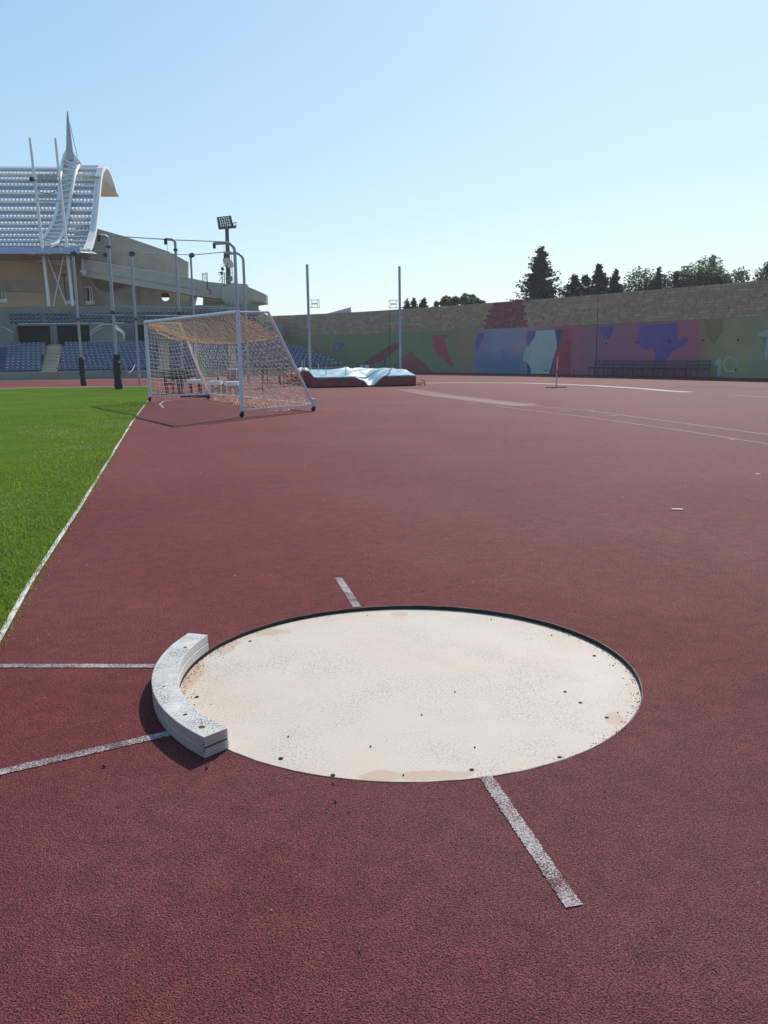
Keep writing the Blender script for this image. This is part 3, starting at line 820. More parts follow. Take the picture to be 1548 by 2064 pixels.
ML, MR = gp(634, 782), gp(838, 777.5)
mdir = (MR - ML).normalized(); mw = (MR - ML).length; mang = math.atan2(mdir.y, mdir.x)
mat_e = empty('landing_mat', ML, mang)
tag(mat_e, 'dark red vault landing mat under a rumpled pale blue cover', 'landing mat')
MH = .49
MD = 5.6
DIPX = mw * .545
def mat_z(x, y):
    d = (x - DIPX - y * .10) / (.40 + .07 * y)
    ramp_ = max(0.0, 1 - y / 3.4) ** 1.1
    dip = math.exp(-d * d) * .44 * ramp_
    left = .07 * math.exp(-((x - .9) / 1.0) ** 2) * math.exp(-y / 1.5)
    wr = 0.012 * sin(x * 9 + 3 * sin(y * 1.7)) * sin(y * 2.3 + x) + .016 * sin(x * 3.1 + 1) * sin(y * 1.3)
    fold = .085 * max(0, sin(x * 6.5 - y * 3.4)) ** 3 * math.exp(-((x - DIPX + .1) / .8) ** 2)
    q = min(1.0, y / 2.6); rise_ = .21 * q * q * (3 - 2 * q)
    return max(.07, MH + rise_ - dip - .02 + wr + fold - left * .3)
nx, ny = 90, 50
m = MB(); m.grid(lambda a, b: Vector((a * mw, b * MD, mat_z(a * mw, b * MD))), nx, ny)
m.grid(lambda a, b: Vector((a * mw, -.012 - .02 * b * (1 + sin(a * 60)) * .5, mat_z(a * mw, 0) * (1 - b) + max(.03, mat_z(a * mw, 0) - (.035 + .03 * sin(a * 23) ** 2)) * b)), nx, 2)
m.build('blue_cover', M['blue_pvc'], mat_e, 'all', fix=False)
m = MB()
m.grid(lambda a, b: Vector((a * mw, .012 * sin(a * 50) * sin(b * pi), .05 + (mat_z(a * mw, 0) - .055) * b)), nx, 3)
m.grid(lambda a, b: Vector((mw + .02 * sin(b * pi), a * MD, .05 + (mat_z(mw, a * MD) - .06) * b)), 24, 3)
m.grid(lambda a, b: Vector((0, a * MD, .05 + (mat_z(0, a * MD) - .06) * b)), 24, 3)
m.grid(lambda a, b: Vector((a * mw, MD, .05 + (mat_z(a * mw, MD) - .06) * b)), 24, 3)
m.build('foam_body', M['red_pvc'], mat_e, 'all', fix=False)
m = MB(); m.box((mw / 2, MD / 2, .028), (mw * 1.0, MD, .05)); m.beam((-.1, -.06, .05), (mw + .2, -.06, .05), .03)
m.build('base_pallet', M['rust'], mat_e)
# black straps over the cover
m = MB()
for xs in (((.72 * mw, .05), (.90 * mw, 3.2)),):
    a, b = xs; pts = [(a[0] + (b[0] - a[0]) * i / 16, a[1] + (b[1] - a[1]) * i / 16) for i in range(17)]
    for (q, r) in zip(pts[:-1], pts[1:]):
        m.beam((q[0], q[1], mat_z(*q) + .035), (r[0], r[1], mat_z(*r) + .035), .05, .02)
m.build('strap', M['rubber'], mat_e)
m = MB(); m.beam((mw + .02, .0, .12), (mw + .42, -.05, .12), .03); m.beam((mw + .4, -.05, .0), (mw + .4, -.05, .22), .03); m.beam((mw + .25, -.05, .22), (mw + .42, -.05, .22), .03); m.beam((mw + .15, -.1, .03), (mw + .3, .1, .03), .03)
m.build('side_fitting', M['dark_metal'], mat_e)
# heap of bright red mats at the left end
S0 = gp(586, 775); heap = empty('red_mat_stack', S0, mang)
tag(heap, 'bright red crumpled side mats heaped at the left end of the landing mat', 'mats')
hw = (gp(634, 781) - S0).length
def hz(x, y): return .48 + .16 * math.exp(-((x - .75) / .35) ** 2) + .05 * sin(x * 6 + y * 2) + .03 * sin(y * 5 + x * 3) - .10 * math.exp(-((x - .35) / .18) ** 2)
m = MB(); m.grid(lambda a, b: Vector((a * hw, b * 3.4, hz(a * hw, b * 3.4))), 20, 26)
m.grid(lambda a, b: Vector((a * hw, -.03 * sin(b * pi) + .03 * sin(a * 18), .05 + (hz(a * hw, 0) - .05) * b)), 20, 5)
m.grid(lambda a, b: Vector((-.03 * sin(b * pi), a * 3.4, .05 + (hz(0, a * 3.4) - .05) * b)), 20, 4)
m.build('mat_body', M['red_pvc2'], heap, 'all', fix=False)
m = MB(); m.box((hw / 2, 1.6, .03), (hw, 3.1, .05)); m.build('base_pallet', M['rust'], heap)
m = MB(); rnd = random.Random(9)
m.grid(lambda a, b: Vector((.55 + a * 1.25, .2 + b * 2.3, hz(.55 + a * 1.25, .2 + b * 2.3) + .06 + .03 * sin(a * 17 + b * 6) * sin(b * 15) + .02 * sin(a * 37 + b * 9))), 22, 22)
tag(m.build('white_sheet', M['white_cloth'], heap, 'all', fix=False), 'crumpled white sheet')
del m
def lpost(label, q0, q1, Y, foot):
    a, b = at(*q0, Y), at(*q1, Y)
    e = empty('mat_post', b); tag(e, label, 'post', 'thin posts on the landing mat')
    m = MB(); m.beam((0, 0, 0), (a.x - b.x, 0, a.z - b.z), .04); m.build('rod', M['alu'], e)
    if foot: MB().beam((0, 0, .02), (foot, .1, .02), .05).build('foot', M['dark_metal'], e)
lpost('left angled thin post standing on the blue cover', (657, 737), (657, 759), 38.6, -.45)
lpost('thin post standing on the front of the blue cover right of the other', (697, 737), (697, 758), 38.6, -.2)
lpost('thin rod sticking up behind the red mats on the far left', (609, 727), (609, 748), 41.5, 0)
lpost('thin white rod sticking up next to the left upright', (613.5, 725), (613.5, 748), 41.5, 0)
lpost('thin rod sticking out of the crumpled white sheet', (642, 733), (642, 748), 41.0, 0)

# gear on the track behind the mat
def hurdle(label, base, w, h, ang, mt='dark_metal', bar=True, gr='dark hurdles standing behind the goal'):
    e = empty('hurdle', base, ang); tag(e, label, 'hurdle', gr)
    for s in (-1, 1):
        MB().beam((s * w / 2, 0, 0.03), (s * w / 2, 0, h), .05).build('upright', M[mt], e)
        MB().beam((s * w / 2, .05, .03), (s * w / 2, -.62, .03), .05).build('foot', M[mt], e)
    if bar: MB().box((0, 0, h - .035), (w * 1.04, .025, .07)).build('top_bar', M['white_metal'], e)
    MB().beam((-w / 2, 0, .16), (w / 2, 0, .16), .035).build('cross_bar', M[mt], e)
b_ = gp(506, 793); hurdle('nearest dark hurdle just right of the goal post', b_, .9, .86, .15, bar=False)
b_ = gp(556, 779); hurdle('dark hurdle in the middle of the row behind the side net', b_, .75, .84, .1, bar=False)
b_ = gp(577, 778); hurdle('dark hurdle beside the bright red mats', b_, .6, .86, .6, bar=False)
b_ = gp(531, 777); hurdle('dark hurdle farthest back behind the side net', b_ + Vector((0, 3, 0)), .8, .84, .3, bar=False)
e = empty('equipment_trolley', Vector((at(752, 752, 52).x, 52, 0)), .1); tag(e, 'dark wheeled frame standing far behind the landing mat', 'trolley')
m = MB()
for x in (-.95, -.55, 0, .55): m.beam((x, 0, 0.05), (x, 0, .8), .05)
m.beam((-.95, 0, .8), (.1, 0, .8), .05); m.beam((-.95, 0, .3), (.6, 0, .3), .05); m.build('frame', M['dark_metal'], e)
MB().box((-.5, .05, .55), (.5, .05, .4)).build('panel', M['white_metal'], e)
for x in (.62, 1.25): MB().tube([(x, -.06, .22), (x, .06, .22)], .2, 12).build('wheel', M['rubber'], e)
m = MB(); m.beam((.5, 0, .3), (1.3, 0, .35), .1, .2); m.beam((.6, 0, .3), (.75, 0, 1.1), .06); m.beam((1.2, 0, .3), (1.4, 0, .85), .06); m.build('seat_frame', M['dark_metal'], e)

# ---- benches behind the goal
def bench(base, ang, label, L=1.5):
    e = empty('park_bench', base, ang); tag(e, label, 'bench', 'black slatted benches behind the goal')
    for s in (-L / 2 + .1, L / 2 - .1):
        m = MB(); m.beam((s, -.22, 0), (s, -.22, .42), .05); m.beam((s, .2, 0), (s, .3, .88), .05); m.beam((s, -.24, .42), (s, .24, .42), .045); m.beam((s, -.24, .64), (s, .26, .64), .04); m.beam((s, -.22, .42), (s, -.22, .64), .04)
        m.build('leg', M['dark_metal'], e)
    for k in range(4): MB().box((0, -.2 + k * .125, .455), (L, .10, .03)).build('seat_slat', M['wood_dark'], e)
    for k in range(3): MB().box((0, .235 + .015 * k, .56 + .135 * k), (L, .028, .10)).build('back_slat', M['wood_dark'], e)
bq = gp(349, 795); bench(bq, radians(100), 'nearer black slatted bench behind the far goal post', 1.3)
bq = gp(372, 793); bench(bq + Vector((-.05, .5, 0)), radians(62), 'farther black slatted bench turned towards the seating', 1.2)
def low_table(p, L, ang, label, top, h=.42, w=.5):
    e = empty('low_table', p, ang); tag(e, label, 'low table')
    MB().box((0, 0, h), (L, w, .14)).build('table_top', M[top], e)
    for sx in (-L / 2 + .12, L / 2 - .12):
        for sy in (-w / 2 + .06, w / 2 - .06): MB().beam((sx, sy, 0), (sx, sy, h - .07), .045).build('leg', M['dark_metal'], e)
low_table(gp(395, 793), .62, .05, 'white topped low platform beside the black benches', 'white_cloth', .46)
low_table(gp(435, 794), .48, 0, 'thin white slab on dark legs left of the dark crate', 'white_cloth', .42)
low_table(gp(470, 799), .48, -.02, 'short bright white platform near the goal post', 'white_cloth', .46)
low_table(gp(440, 790) + Vector((0, 1.2, 0)), .66, 0, 'orange plank laid on a dark trestle behind the white platforms', 'wood_orange', .70, .3)
e = empty('slatted_crate', gp(436, 790) + Vector((0, 4, 0)), 0); tag(e, 'grey slatted box standing behind the orange plank', 'crate')
for k in range(5): MB().box((-.16 + k * .08, 0, .62), (.05, .3, .36)).build('slat', M['grey_wall'], e)
MB().box((0, 0, .82), (.44, .34, .04)).build('lid', M['white_cloth'], e)
MB().box((0, .02, .21), (.38, .26, .42)).build('base', M['dark_metal'], e)
e = empty('crate', gp(452, 799), .2); tag(e, 'tall dark box standing between the white platforms', 'crate')
MB().box((0, 0, .23), (.13, .16, .46)).build('body', M['bark'], e)
for k in range(4): MB().box((0, -.09, .06 + .11 * k), (.15, .02, .03)).build('slat', M['wood_dark'], e)
e = empty('floor_beam', gp(412, 801), 0); tag(e, 'dark flat beam lying on the track behind the goal corner', 'beam')
MB().box((-.35, 0, .06), (.95, .15, .12)).build('plank', M['dark_metal'], e); MB().beam((.05, 0, .1), (.5, .1, .35), .08).build('lever', M['dark_metal'], e)

# ---- T shaped stand on the right
p = gp(1121, 781.5); e = empty('marker_stand', p); tag(e, 'thin pole on a dark flat base standing alone on the track', 'stand')
zz = at(1123, 719, p.y).z
MB().box((0, 0, .025), (.84, .07, .035)).build('base', M['dark_metal'], e)
MB().tube([(0, 0, .03), (.01, 0, zz * .52)], .022, 8).build('lower_pole', M['alu'], e, True)
MB().tube([(.01, 0, zz * .52), (.045, 0, zz)], .015, 8).build('upper_pole', M['white_metal'], e, True)
m = MB(); m.box((.005, 0, zz * .52), (.06, .06, .06)); m.box((-.1, -.03, .02), (.06, .06, .04)); m.build('collar', M['dark_metal'], e)

# ================================================================ MURAL WALL
B = [Vector(q) for q in ((32, 12, 0), (27, 24.5, 0), (22.6, 33.2, 0), (18.1, 40.7, 0), (14.3, 47.0, 0), (10.7, 52.4, 0), (6.8, 57.4, 0), (3.1, 61.9, 0), (-.9, 66.3, 0), (-4.2, 69.0, 0), (-9.5, 72.3, 0), (-18, 77, 0))]
def catmull(P, step):
    out = []
    Q = [P[0] * 2 - P[1]] + P + [P[-1] * 2 - P[-2]]
    for i in range(1, len(Q) - 2):
        a, b, c, d = Q[i - 1:i + 3]; n_ = max(2, int((c - b).length / step))
        for k in range(n_):
            t = k / n_
            out.append(.5 * ((2 * b) + (c - a) * t + (2 * a - 5 * b + 4 * c - d) * t * t + (3 * b - a - 3 * c + d) * t ** 3))
    return out + [P[-1]]
WP = catmull(B, .6)
WS = [0.0]
for a, b in zip(WP[:-1], WP[1:]): WS.append(WS[-1] + (b - a).length)
def wall_at(s):
    s = min(max(s, 0), WS[-1] - 1e-4)
    lo, hi = 0, len(WS) - 2
    while lo < hi:
        mid = (lo + hi + 1) // 2
        if WS[mid] <= s: lo = mid
        else: hi = mid - 1
    t = (s - WS[lo]) / (WS[lo + 1] - WS[lo]); p = WP[lo].lerp(WP[lo + 1], t)
    d = (WP[lo + 1] - WP[lo]).normalized()
    return p, d, Vector((-d.y, d.x, 0)) * (1 if Vector((-d.y, d.x, 0)).dot(p) < 0 else -1)     # point, direction, inward normal
def wall_hit(px, py):
    d = ray(px, py)
    for i in range(len(WP) - 1):
        a, b = WP[i], WP[i + 1]
        # (t*d).xy = a + k(b-a)
        ex, ey = b.x - a.x, b.y - a.y
        den = d.x * (-ey) + ex * d.y
        if abs(den) < 1e-9: continue
        t = (a.x * (-ey) + ex * a.y) / den
        k = (d.x * a.y - d.y * a.x) / den
        if t > 0 and 0 <= k <= 1: return WS[i] + k * (WS[i + 1] - WS[i]), CAMH + d.z * t
    return None
HM, HT, TH = 2.86, 4.52, .4
mural = empty('mural_wall', (0, 0, 0))
tag(mural, 'long curved boundary wall with a faded colour mural below courses of stone', 'wall')
# painted lower wall: colour wash runs along the wall length (u of the uv map)
washes = [(540, (0.354, 0.288, 0.157)), (640, (0.326, 0.275, 0.157)), (695, (0.231, 0.275, 0.134)), (800, (0.218, 0.275, 0.146)), (895, (0.245, 0.288, 0.146)), (925, (0.326, 0.263, 0.157)), (955, (0.354, 0.250, 0.157)),
          (968, (0.272, 0.275, 0.381)), (1000, (0.313, 0.350, 0.448)), (1035, (0.340, 0.312, 0.426)), (1060, (0.408, 0.312, 0.370)), (1130, (0.449, 0.125, 0.168)), (1160, (0.449, 0.150, 0.179)), (1200, (0.354, 0.163, 0.213)),
          (1300, (0.408, 0.150, 0.202)), (1395, (0.435, 0.150, 0.190)), (1425, (0.354, 0.275, 0.146)), (1460, (0.367, 0.325, 0.157)), (1548, (0.326, 0.338, 0.190))]
sw = [(wall_hit(x, 720)[0], c) for x, c in washes]; sw.sort()
s_lo, s_hi = sw[0][0] - 14, sw[-1][0] + 3
mm, nt, b = newmat('mural_wash')
uvn = coords(nt, 'UV'); sx = nt.nodes.new('ShaderNodeSeparateXYZ'); nt.links.new(uvn, sx.inputs[0])
geo = nt.nodes.new('ShaderNodeNewGeometry')
wob = math_(nt, 'MULTIPLY', math_(nt, 'SUBTRACT', noise(nt, geo.outputs['Position'], .9, 6, .6), .5), .035)
col = ramp(nt, math_(nt, 'ADD', sx.outputs[0], wob), [((s - s_lo) / (s_hi - s_lo), c) for s, c in sw])
col = mix(nt, ramp(nt, noise(nt, geo.outputs['Position'], .5, 6, .65), [(.4, 0.0), (.7, .35)]), col, (.17, .17, .13))
gv_ = geo.outputs['Position']
u_lo, u_hi = sorted(((wall_hit(952, 720)[0] - s_lo) / (s_hi - s_lo), (wall_hit(1062, 720)[0] - s_lo) / (s_hi - s_lo)))
uu = math_(nt, 'ADD', sx.outputs[0], math_(nt, 'MULTIPLY', wob, .6))
um = math_(nt, 'MULTIPLY', ramp(nt, uu, [(u_lo - .008, 0.0), (u_lo + .012, 1.0)]), ramp(nt, uu, [(u_hi - .012, 1.0), (u_hi + .004, 0.0)]))
low = ramp(nt, math_(nt, 'ADD', sx.outputs[1], math_(nt, 'MULTIPLY', math_(nt, 'SUBTRACT', noise(nt, gv_, .8, 5), .5), .5)), [(.25, 1.0), (.55, 0.0)])
cloud = ramp(nt, noise(nt, gv_, .75, 6, .6), [(.42, 0.0), (.62, .75)])
col = mix(nt, math_(nt, 'MULTIPLY', um, cloud), col, (.30, .29, .33))
col = mix(nt, math_(nt, 'MULTIPLY', um, low), col, (.15, .215, .345))
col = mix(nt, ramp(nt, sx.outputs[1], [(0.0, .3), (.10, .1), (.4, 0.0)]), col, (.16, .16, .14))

nt.links.new(col, b.inputs['Base Color']); b.inputs['Roughness'].default_value = .85; b.inputs['Specular IOR Level'].default_value = .25
nt.links.new(bump(nt, noise(nt, geo.outputs['Position'], 20, 4), .2, .02), b.inputs['Normal'])
def ribbon(name, z0, z1, off_front, off_back, mt, parent, uv=False, s0=None, s1=None):
    vs = []; fs = []; us = []
    k = 0
    for s in [x for x in WS if (s0 is None or x >= s0) and (s1 is None or x <= s1)]:
        p, d, nrm = wall_at(s)
        a, c_ = p + nrm * off_front, p + nrm * off_back
        vs += [(a.x, a.y, z0), (a.x, a.y, z1), (c_.x, c_.y, z1), (c_.x, c_.y, z0)]; us.append((s - s_lo) / (s_hi - s_lo)); k += 1
    for i in range(k - 1):
        for j in range(3): fs.append((4 * i + j, 4 * i + 4 + j, 4 * i + 5 + j, 4 * i + 1 + j))
    fs += [(0, 1, 2, 3), (4 * k - 1, 4 * k - 2, 4 * k - 3, 4 * k - 4)]
    me = bpy.data.meshes.new(name); me.from_pydata(vs, [], fs)
    bm = bmesh.new(); bm.from_mesh(me); bmesh.ops.recalc_face_normals(bm, faces=bm.faces); bm.to_mesh(me); bm.free()
    me.materials.append(mt)
    if uv:
        ul = me.uv_layers.new(name='wall'); vz = {0: 0, 1: 1, 2: 1, 3: 0}
        for lp in me.loops: ul.data[lp.index].uv = (us[lp.vertex_index // 4], vz[lp.vertex_index % 4])
    return link(name, me, parent)
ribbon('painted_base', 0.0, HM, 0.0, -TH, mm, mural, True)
ribbon('stone_backing', HM + .002, HT - .03, -.035, -TH + .002, M['mortar'], mural)
# masonry courses
box_unit = MB().box((0, 0, 0), (1, 1, 1)).mesh('stone', M['stone'], fix=True)
box_red = MB().box((0, 0, 0), (1, 1, 1)).mesh('stone_red', M['stone_red'], fix=True)
rnd = random.Random(31); stones = []
s_vis0, s_vis1 = wall_hit(1548, 720)[0] - 2.5, wall_hit(560, 720)[0] + 6
red_s = [(wall_hit(985, 660)[0], wall_hit(1057, 660)[0])]
courses = 11; chh = (HT - HM - .004) / courses
for c_ in range(courses):
    s = s_vis0 + rnd.random() * .4; z = HM + .004 + c_ * chh
    while s < s_vis1:
        L = rnd.uniform(.28, .72); sm = s + L / 2
        p, d, nrm = wall_at(sm)
        lo, hi = min(red_s[0]), max(red_s[0])
        k = (z - HM) / (HT - HM)
        isred = lo + .15 * k - rnd.uniform(0, .35) < sm < hi - .9 * k + rnd.uniform(0, .35) + .3
        stones.append((p.length, sm, L - .016, z + chh / 2, chh - .013, rnd.uniform(-.014, .02), isred)); s += L
stones.sort(key=lambda q: q[0])
far = MB(); far_r = MB()
for i, (dist, sm, L, zc, hh, pr, isred) in enumerate(stones):
    p, d, nrm = wall_at(sm); ang = math.atan2(d.y, d.x)
    c_ = p + nrm * (-.055 + pr); c_.z = zc
    if i < 300:
        o = link('stone', box_red if isred else box_unit, mural)
        o.location = c_; o.rotation_euler = (rnd.uniform(-.01, .01), 0, ang); o.scale = (L, .11, hh)
    else:
        (far_r if isred else far).box(c_, (L, .11, hh), ang)
o = far.build('stone', M['stone'], mural); o['kind'] = 'stuff'
o = far_r.build('red_stone', M['stone_red'], mural); o['kind'] = 'stuff'
# mural shapes: flat paint following the curve of the wall
def C7(x, y): return (850 + x / 4.423, 480 + y / 4.423)
def C8(x, y): return (1180 + x / 4.207, 480 + y / 4.207)
def C6(x, y): return (560 + x / 5.16, 520 + y / 5.16)
def paint(name, pts, fn, col, off, label=None):
    sz = []
    for q in pts:
        h = wall_hit(*fn(*q))
        if h: sz.append((h[0], min(max(h[1], .02), HM - .004)))
    bm = bmesh.new()
    vsb = [bm.verts.new((s, z, 0)) for s, z in sz]
    bm.faces.new(vsb)
    bmesh.ops.triangulate(bm, faces=bm.faces[:])
    lo, hi = min(s for s, z in sz), max(s for s, z in sz)
    for s in WS:
        if lo < s < hi:
            bmesh.ops.bisect_plane(bm, geom=bm.verts[:] + bm.edges[:] + bm.faces[:], plane_co=(s, 0, 0), plane_no=(1, 0, 0))
    for v in bm.verts:
        p, d, nrm = wall_at(v.co.x); z = v.co.y
        v.co = p + nrm * off + Vector((0, 0, z))
    bmesh.ops.recalc_face_normals(bm, faces=bm.faces)
    me = bpy.data.meshes.new(name); bm.to_mesh(me); bm.free()
    me.materials.append(col); o = link(name, me, mural)
    if label: o['label'] = label
    return o
def pm(name, c, var=.14): return mat(name, c, .85, var, .8, 0, .25, .15, sc(c, .6), .4)
maroon = pm('maroon_mural_paint', (.34, .11, .125)); rose = pm('rose_mural_paint', (.44, .10, .12)); purple = pm('purple_mural_paint', (.17, .125, .31)); violet = pm('violet_mural_paint', (.24, .15, .34))
pale = pm('pale_grey_green_mural_paint', (.44, .52, .46), .06); navy = pm('navy_mural_paint', (.07, .11, .22)); blue = pm('blue_mural_paint', (.11, .17, .30), .25); chalk = pm('pale_chalk_mural_paint', (.40, .44, .38))
dark_olive = pm('dark_olive_mural_paint', (.19, .19, .12))  # dark olive mural colour
paint('mural_patch', [(935, 1105), (955, 1125), (970, 1165), (972, 1226), (935, 1226), (945, 1180)], C7, navy, .007, 'navy curved edge beside the pale shape')
paint('mural_patch', [(80, 868), (235, 862), (200, 905), (215, 960), (235, 1030), (265, 1090), (292, 1166), (250, 1130), (205, 1095), (190, 1050), (165, 1060), (135, 1025), (105, 960), (95, 890)], C7, rose, .004, 'red tongue shaped patch')
paint('mural_patch', [(1240, 1225), (1245, 1150), (1290, 1040), (1360, 990), (1385, 955), (1405, 1000), (1470, 1050), (1540, 1105), (1580, 1160), (1620, 1225)], C6, maroon, .004, 'maroon hill shaped patch')
paint('mural_patch', [(880, 1105), (960, 1040), (1060, 985), (1150, 920), (1220, 885), (1275, 890), (1275, 915), (1210, 975), (1120, 1045), (1050, 1095), (1000, 1100)], C6, maroon, .004, 'slanting maroon stroke')
paint('mural_patch', [(1015, 826), (1190, 817), (1200, 900), (1210, 970), (1170, 1090), (1140, 1222), (968, 1222), (965, 1160), (940, 1110), (900, 1090), (915, 1000), (945, 960), (990, 910), (1010, 870)], C7, pale, .004, 'large pale grey green shape')
paint('mural_patch', [(950, 828), (1017, 824), (1012, 870), (990, 912), (945, 962), (930, 900)], C7, violet, .007, 'violet patch left of the pale shape')
paint('mural_patch', [(1188, 815), (1268, 811), (1240, 890), (1217, 970), (1177, 1100), (1156, 1224), (1138, 1224), (1168, 1090), (1208, 970), (1199, 890)], C7, navy, .007, 'navy sliver right of the pale shape')
paint('mural_patch', [(500, 848), (562, 845), (540, 920), (502, 1010), (478, 1025), (473, 960)], C7, violet, .004, 'violet patch on the left of the blue area')
paint('mural_patch', [(1267, 811), (1332, 808), (1338, 900), (1325, 1224), (1158, 1224), (1190, 1080), (1230, 920)], C7, rose, .004, 'upright red band')
paint('mural_patch', [(120, 750), (244, 746), (215, 835), (200, 855), (180, 862), (150, 845), (130, 800)], C8, purple, .004, 'small purple wedge')
paint('mural_patch', [(470, 736), (776, 720), (785, 830), (800, 865), (850, 835), (880, 858), (820, 920), (740, 955), (690, 1030), (660, 1058), (630, 1062), (595, 1050), (582, 1000), (580, 940), (545, 930), (520, 948), (470, 925), (440, 880), (450, 800)], C8, purple, .004, 'large purple blotch')
paint('mural_patch', [(1080, 1075), (1105, 1045), (1132, 1020), (1150, 1022), (1146, 1100), (1140, 1165), (1116, 1165), (1121, 1110), (1125, 1062), (1092, 1092)], C8, chalk, .004, 'pale painted figure one')
def half_ring(fn, cx, cy, rx, ry, w, a0, a1, col, label):
    A = [a0 + (a1 - a0) * i / 12 for i in range(13)]
    paint('mural_patch', [(cx + rx * cos(a), cy + ry * sin(a)) for a in A] + [(cx + (rx - w) * cos(a), cy + (ry - w) * sin(a)) for a in reversed(A)], fn, col, .004, label)
half_ring(C8, 1230, 1069, 62, 69, 12, radians(-90), radians(90), chalk, 'right half of the pale painted figure zero')
half_ring(C8, 1230, 1069, 62, 69, 12, radians(90), radians(270), chalk, 'left half of the pale painted figure zero')
half_ring(C6, 616, 930, 46, 50, 22, radians(-90), radians(90), violet, 'right half of a small violet ring')
half_ring(C6, 616, 930, 46, 50, 22, radians(90), radians(270), violet, 'left half of a small violet ring')
paint('mural_patch', [(640, 886), (690, 882), (692, 912), (660, 914)], C6, violet, .0045, 'violet tail of the small ring')
paint('mural_patch', [(1458, 812), (1500, 790), (1548, 776), (1640, 760), (1640, 800), (1580, 822), (1560, 900), (1545, 1030), (1518, 1030), (1525, 930), (1540, 832), (1480, 832)], C8, chalk, .004, 'pale painted shape at the right edge')
paint('mural_patch', [(1000, 700), (1170, 690), (1160, 800), (1090, 900), (1040, 850)], C8, pm('ochre_mural_paint', (.29, .22, .13), .2), .004, 'ochre patch')
for q in [(1222, 692), (1283, 690), (1349, 688), (1417, 686), (1488, 685), (1100, 747), (1157, 747), (1345, 746), (1483, 745)]:
    s, z = wall_hit(*q); p, d, nrm = wall_at(s); p.z = z
    MB().tube([p - nrm * .02, p + nrm * .012], .055, 10).build('drain_hole', M['dark'], mural)
for x in (1202, 786):
    s, z = wall_hit(x, 720); p, d, nrm = wall_at(s)
    MB().beam(p + nrm * .002 + Vector((0, 0, .01)), p + nrm * .002 + Vector((0, 0, HT - .05)), .035, .02, up=(d.x, d.y, 0)).build('joint', M['dark'], mural)
# long rack of seats at the foot of the wall
s0 = wall_hit(1208, 750)[0]; s1 = wall_hit(1440, 750)[0]
if s0 > s1: s0, s1 = s1, s0
rb = empty('long_bench', wall_at((s0 + s1) / 2)[0]); tag(rb, 'long dark metal bench standing at the foot of the mural', 'bench')
o_ = rb.location.copy()
def rp(s, off, z): p, d, nrm = wall_at(s); q = p + nrm * off - o_; return Vector((q.x, q.y, z))
nb_ = 11
for i in range(nb_ + 1):
    s = s0 + (s1 - s0) * i / nb_; m = MB(); m.beam(rp(s, .45, 0), rp(s, .35, .86), .05); m.beam(rp(s, .9, 0), rp(s, .9, .42), .05); m.beam(rp(s, .4, .42), rp(s, .92, .42), .05)
    m.build('leg', M['bench_metal'], rb)
for nm, off, z, w, h in (('back_slat', .36, .80, .1, .03), ('back_slat', .37, .62, .1, .03), ('seat_slat', .55, .45, .03, .15), ('seat_slat', .8, .45, .03, .15)):
    m = MB()
    for i in range(nb_): m.beam(rp(s0 + (s1 - s0) * i / nb_, off, z), rp(s0 + (s1 - s0) * (i + 1) / nb_, off, z), h if nm == 'back_slat' else .16, w if nm == 'back_slat' else .03)
    m.build(nm, M['bench_metal'], rb)

# ================================================================ GRANDSTAND
SA = math.atan2(2.7, 25.0); SO = Vector((-32, 56.0, 0))
su, sv = Vector((cos(SA), sin(SA), 0)), Vector((-sin(SA), cos(SA), 0))
stand = empty('grandstand', SO, SA)
tag(stand, 'concrete grandstand with rows of blue seats and a curved white ribbed canopy', 'grandstand')
def st(px, py, v):
    d = ray(px, py); t = (SO.dot(sv) + v) / d.dot(sv)
    p = d * t
    return ((p - SO).dot(su), CAMH + d.z * t)
def wall_u(v):
    for i in range(len(WP) - 1, 0, -1):
        a, b = (WP[i] - SO).dot(sv), (WP[i - 1] - SO).dot(sv)
        if (a - v) * (b - v) <= 0 and abs(a - b) > 1e-6:
            t = (v - a) / (b - a); return (WP[i].lerp(WP[i - 1], t) - SO).dot(su)
    return 30.0
ROWS = 10; TR = .8
z_first = st(100, 749, .3)[1]; z_last = st(100, 698, .3 + TR * 9)[1]
rise = (z_last - z_first) / 9
zf = lambda i: z_first + rise * i
U0 = -8.0
def row_end(i): return st(698 - 13.3 * i, 720, .2 + TR * i + .4)[0]
MB().box(((U0 + row_end(0)) / 2, .1, zf(0) / 2), (row_end(0) - U0, .2, zf(0))).build('front_wall', M['green_wall'], stand)
aisles = []
for (xa, xb, xc, xd) in ((81, 110, 95, 122), (318, 340, 318, 338), (461, 478, 458, 474)):
    aisles.append((st(xa, 747, .2)[0], st(xb, 747, .2)[0], st(xc, 692, 7.6)[0], st(xd, 692, 7.6)[0]))
m = MB()
for i in range(ROWS):
    v0 = .2 + TR * i; ue = row_end(i)
    m.box(((U0 + ue) / 2, v0 + TR / 2 + (.0), zf(i) / 2 - .001 * i), (ue - U0, TR - .002, zf(i)))
m.build('terrace', M['blue_step'], stand)
in_aisle = lambda u, i: any(a + (c - a) * i / 9 - .12 < u < b + (d - b) * i / 9 + .12 for a, b, c, d in aisles)
for a, b, c, d in aisles:
    for i in range(ROWS):
        ua, ub = a + (c - a) * i / 9, b + (d - b) * i / 9
        for h in (0, 1):
            zt_s = zf(i) + rise * (.5 * h + .02) + .012
            MB().box(((ua + ub) / 2, .2 + TR * (i + .25 + .5 * h) - .03, zt_s - .02), (ub - ua, TR / 2 + .05, .05)).build('stair_tread', M['concrete_l'], stand)
            MB().box(((ua + ub) / 2, .2 + TR * (i + .25 + .5 * h) - .004, zt_s - .16), (ub - ua - .02, TR / 2 - .006, .22)).build('stair_riser', M['concrete_d'], stand)
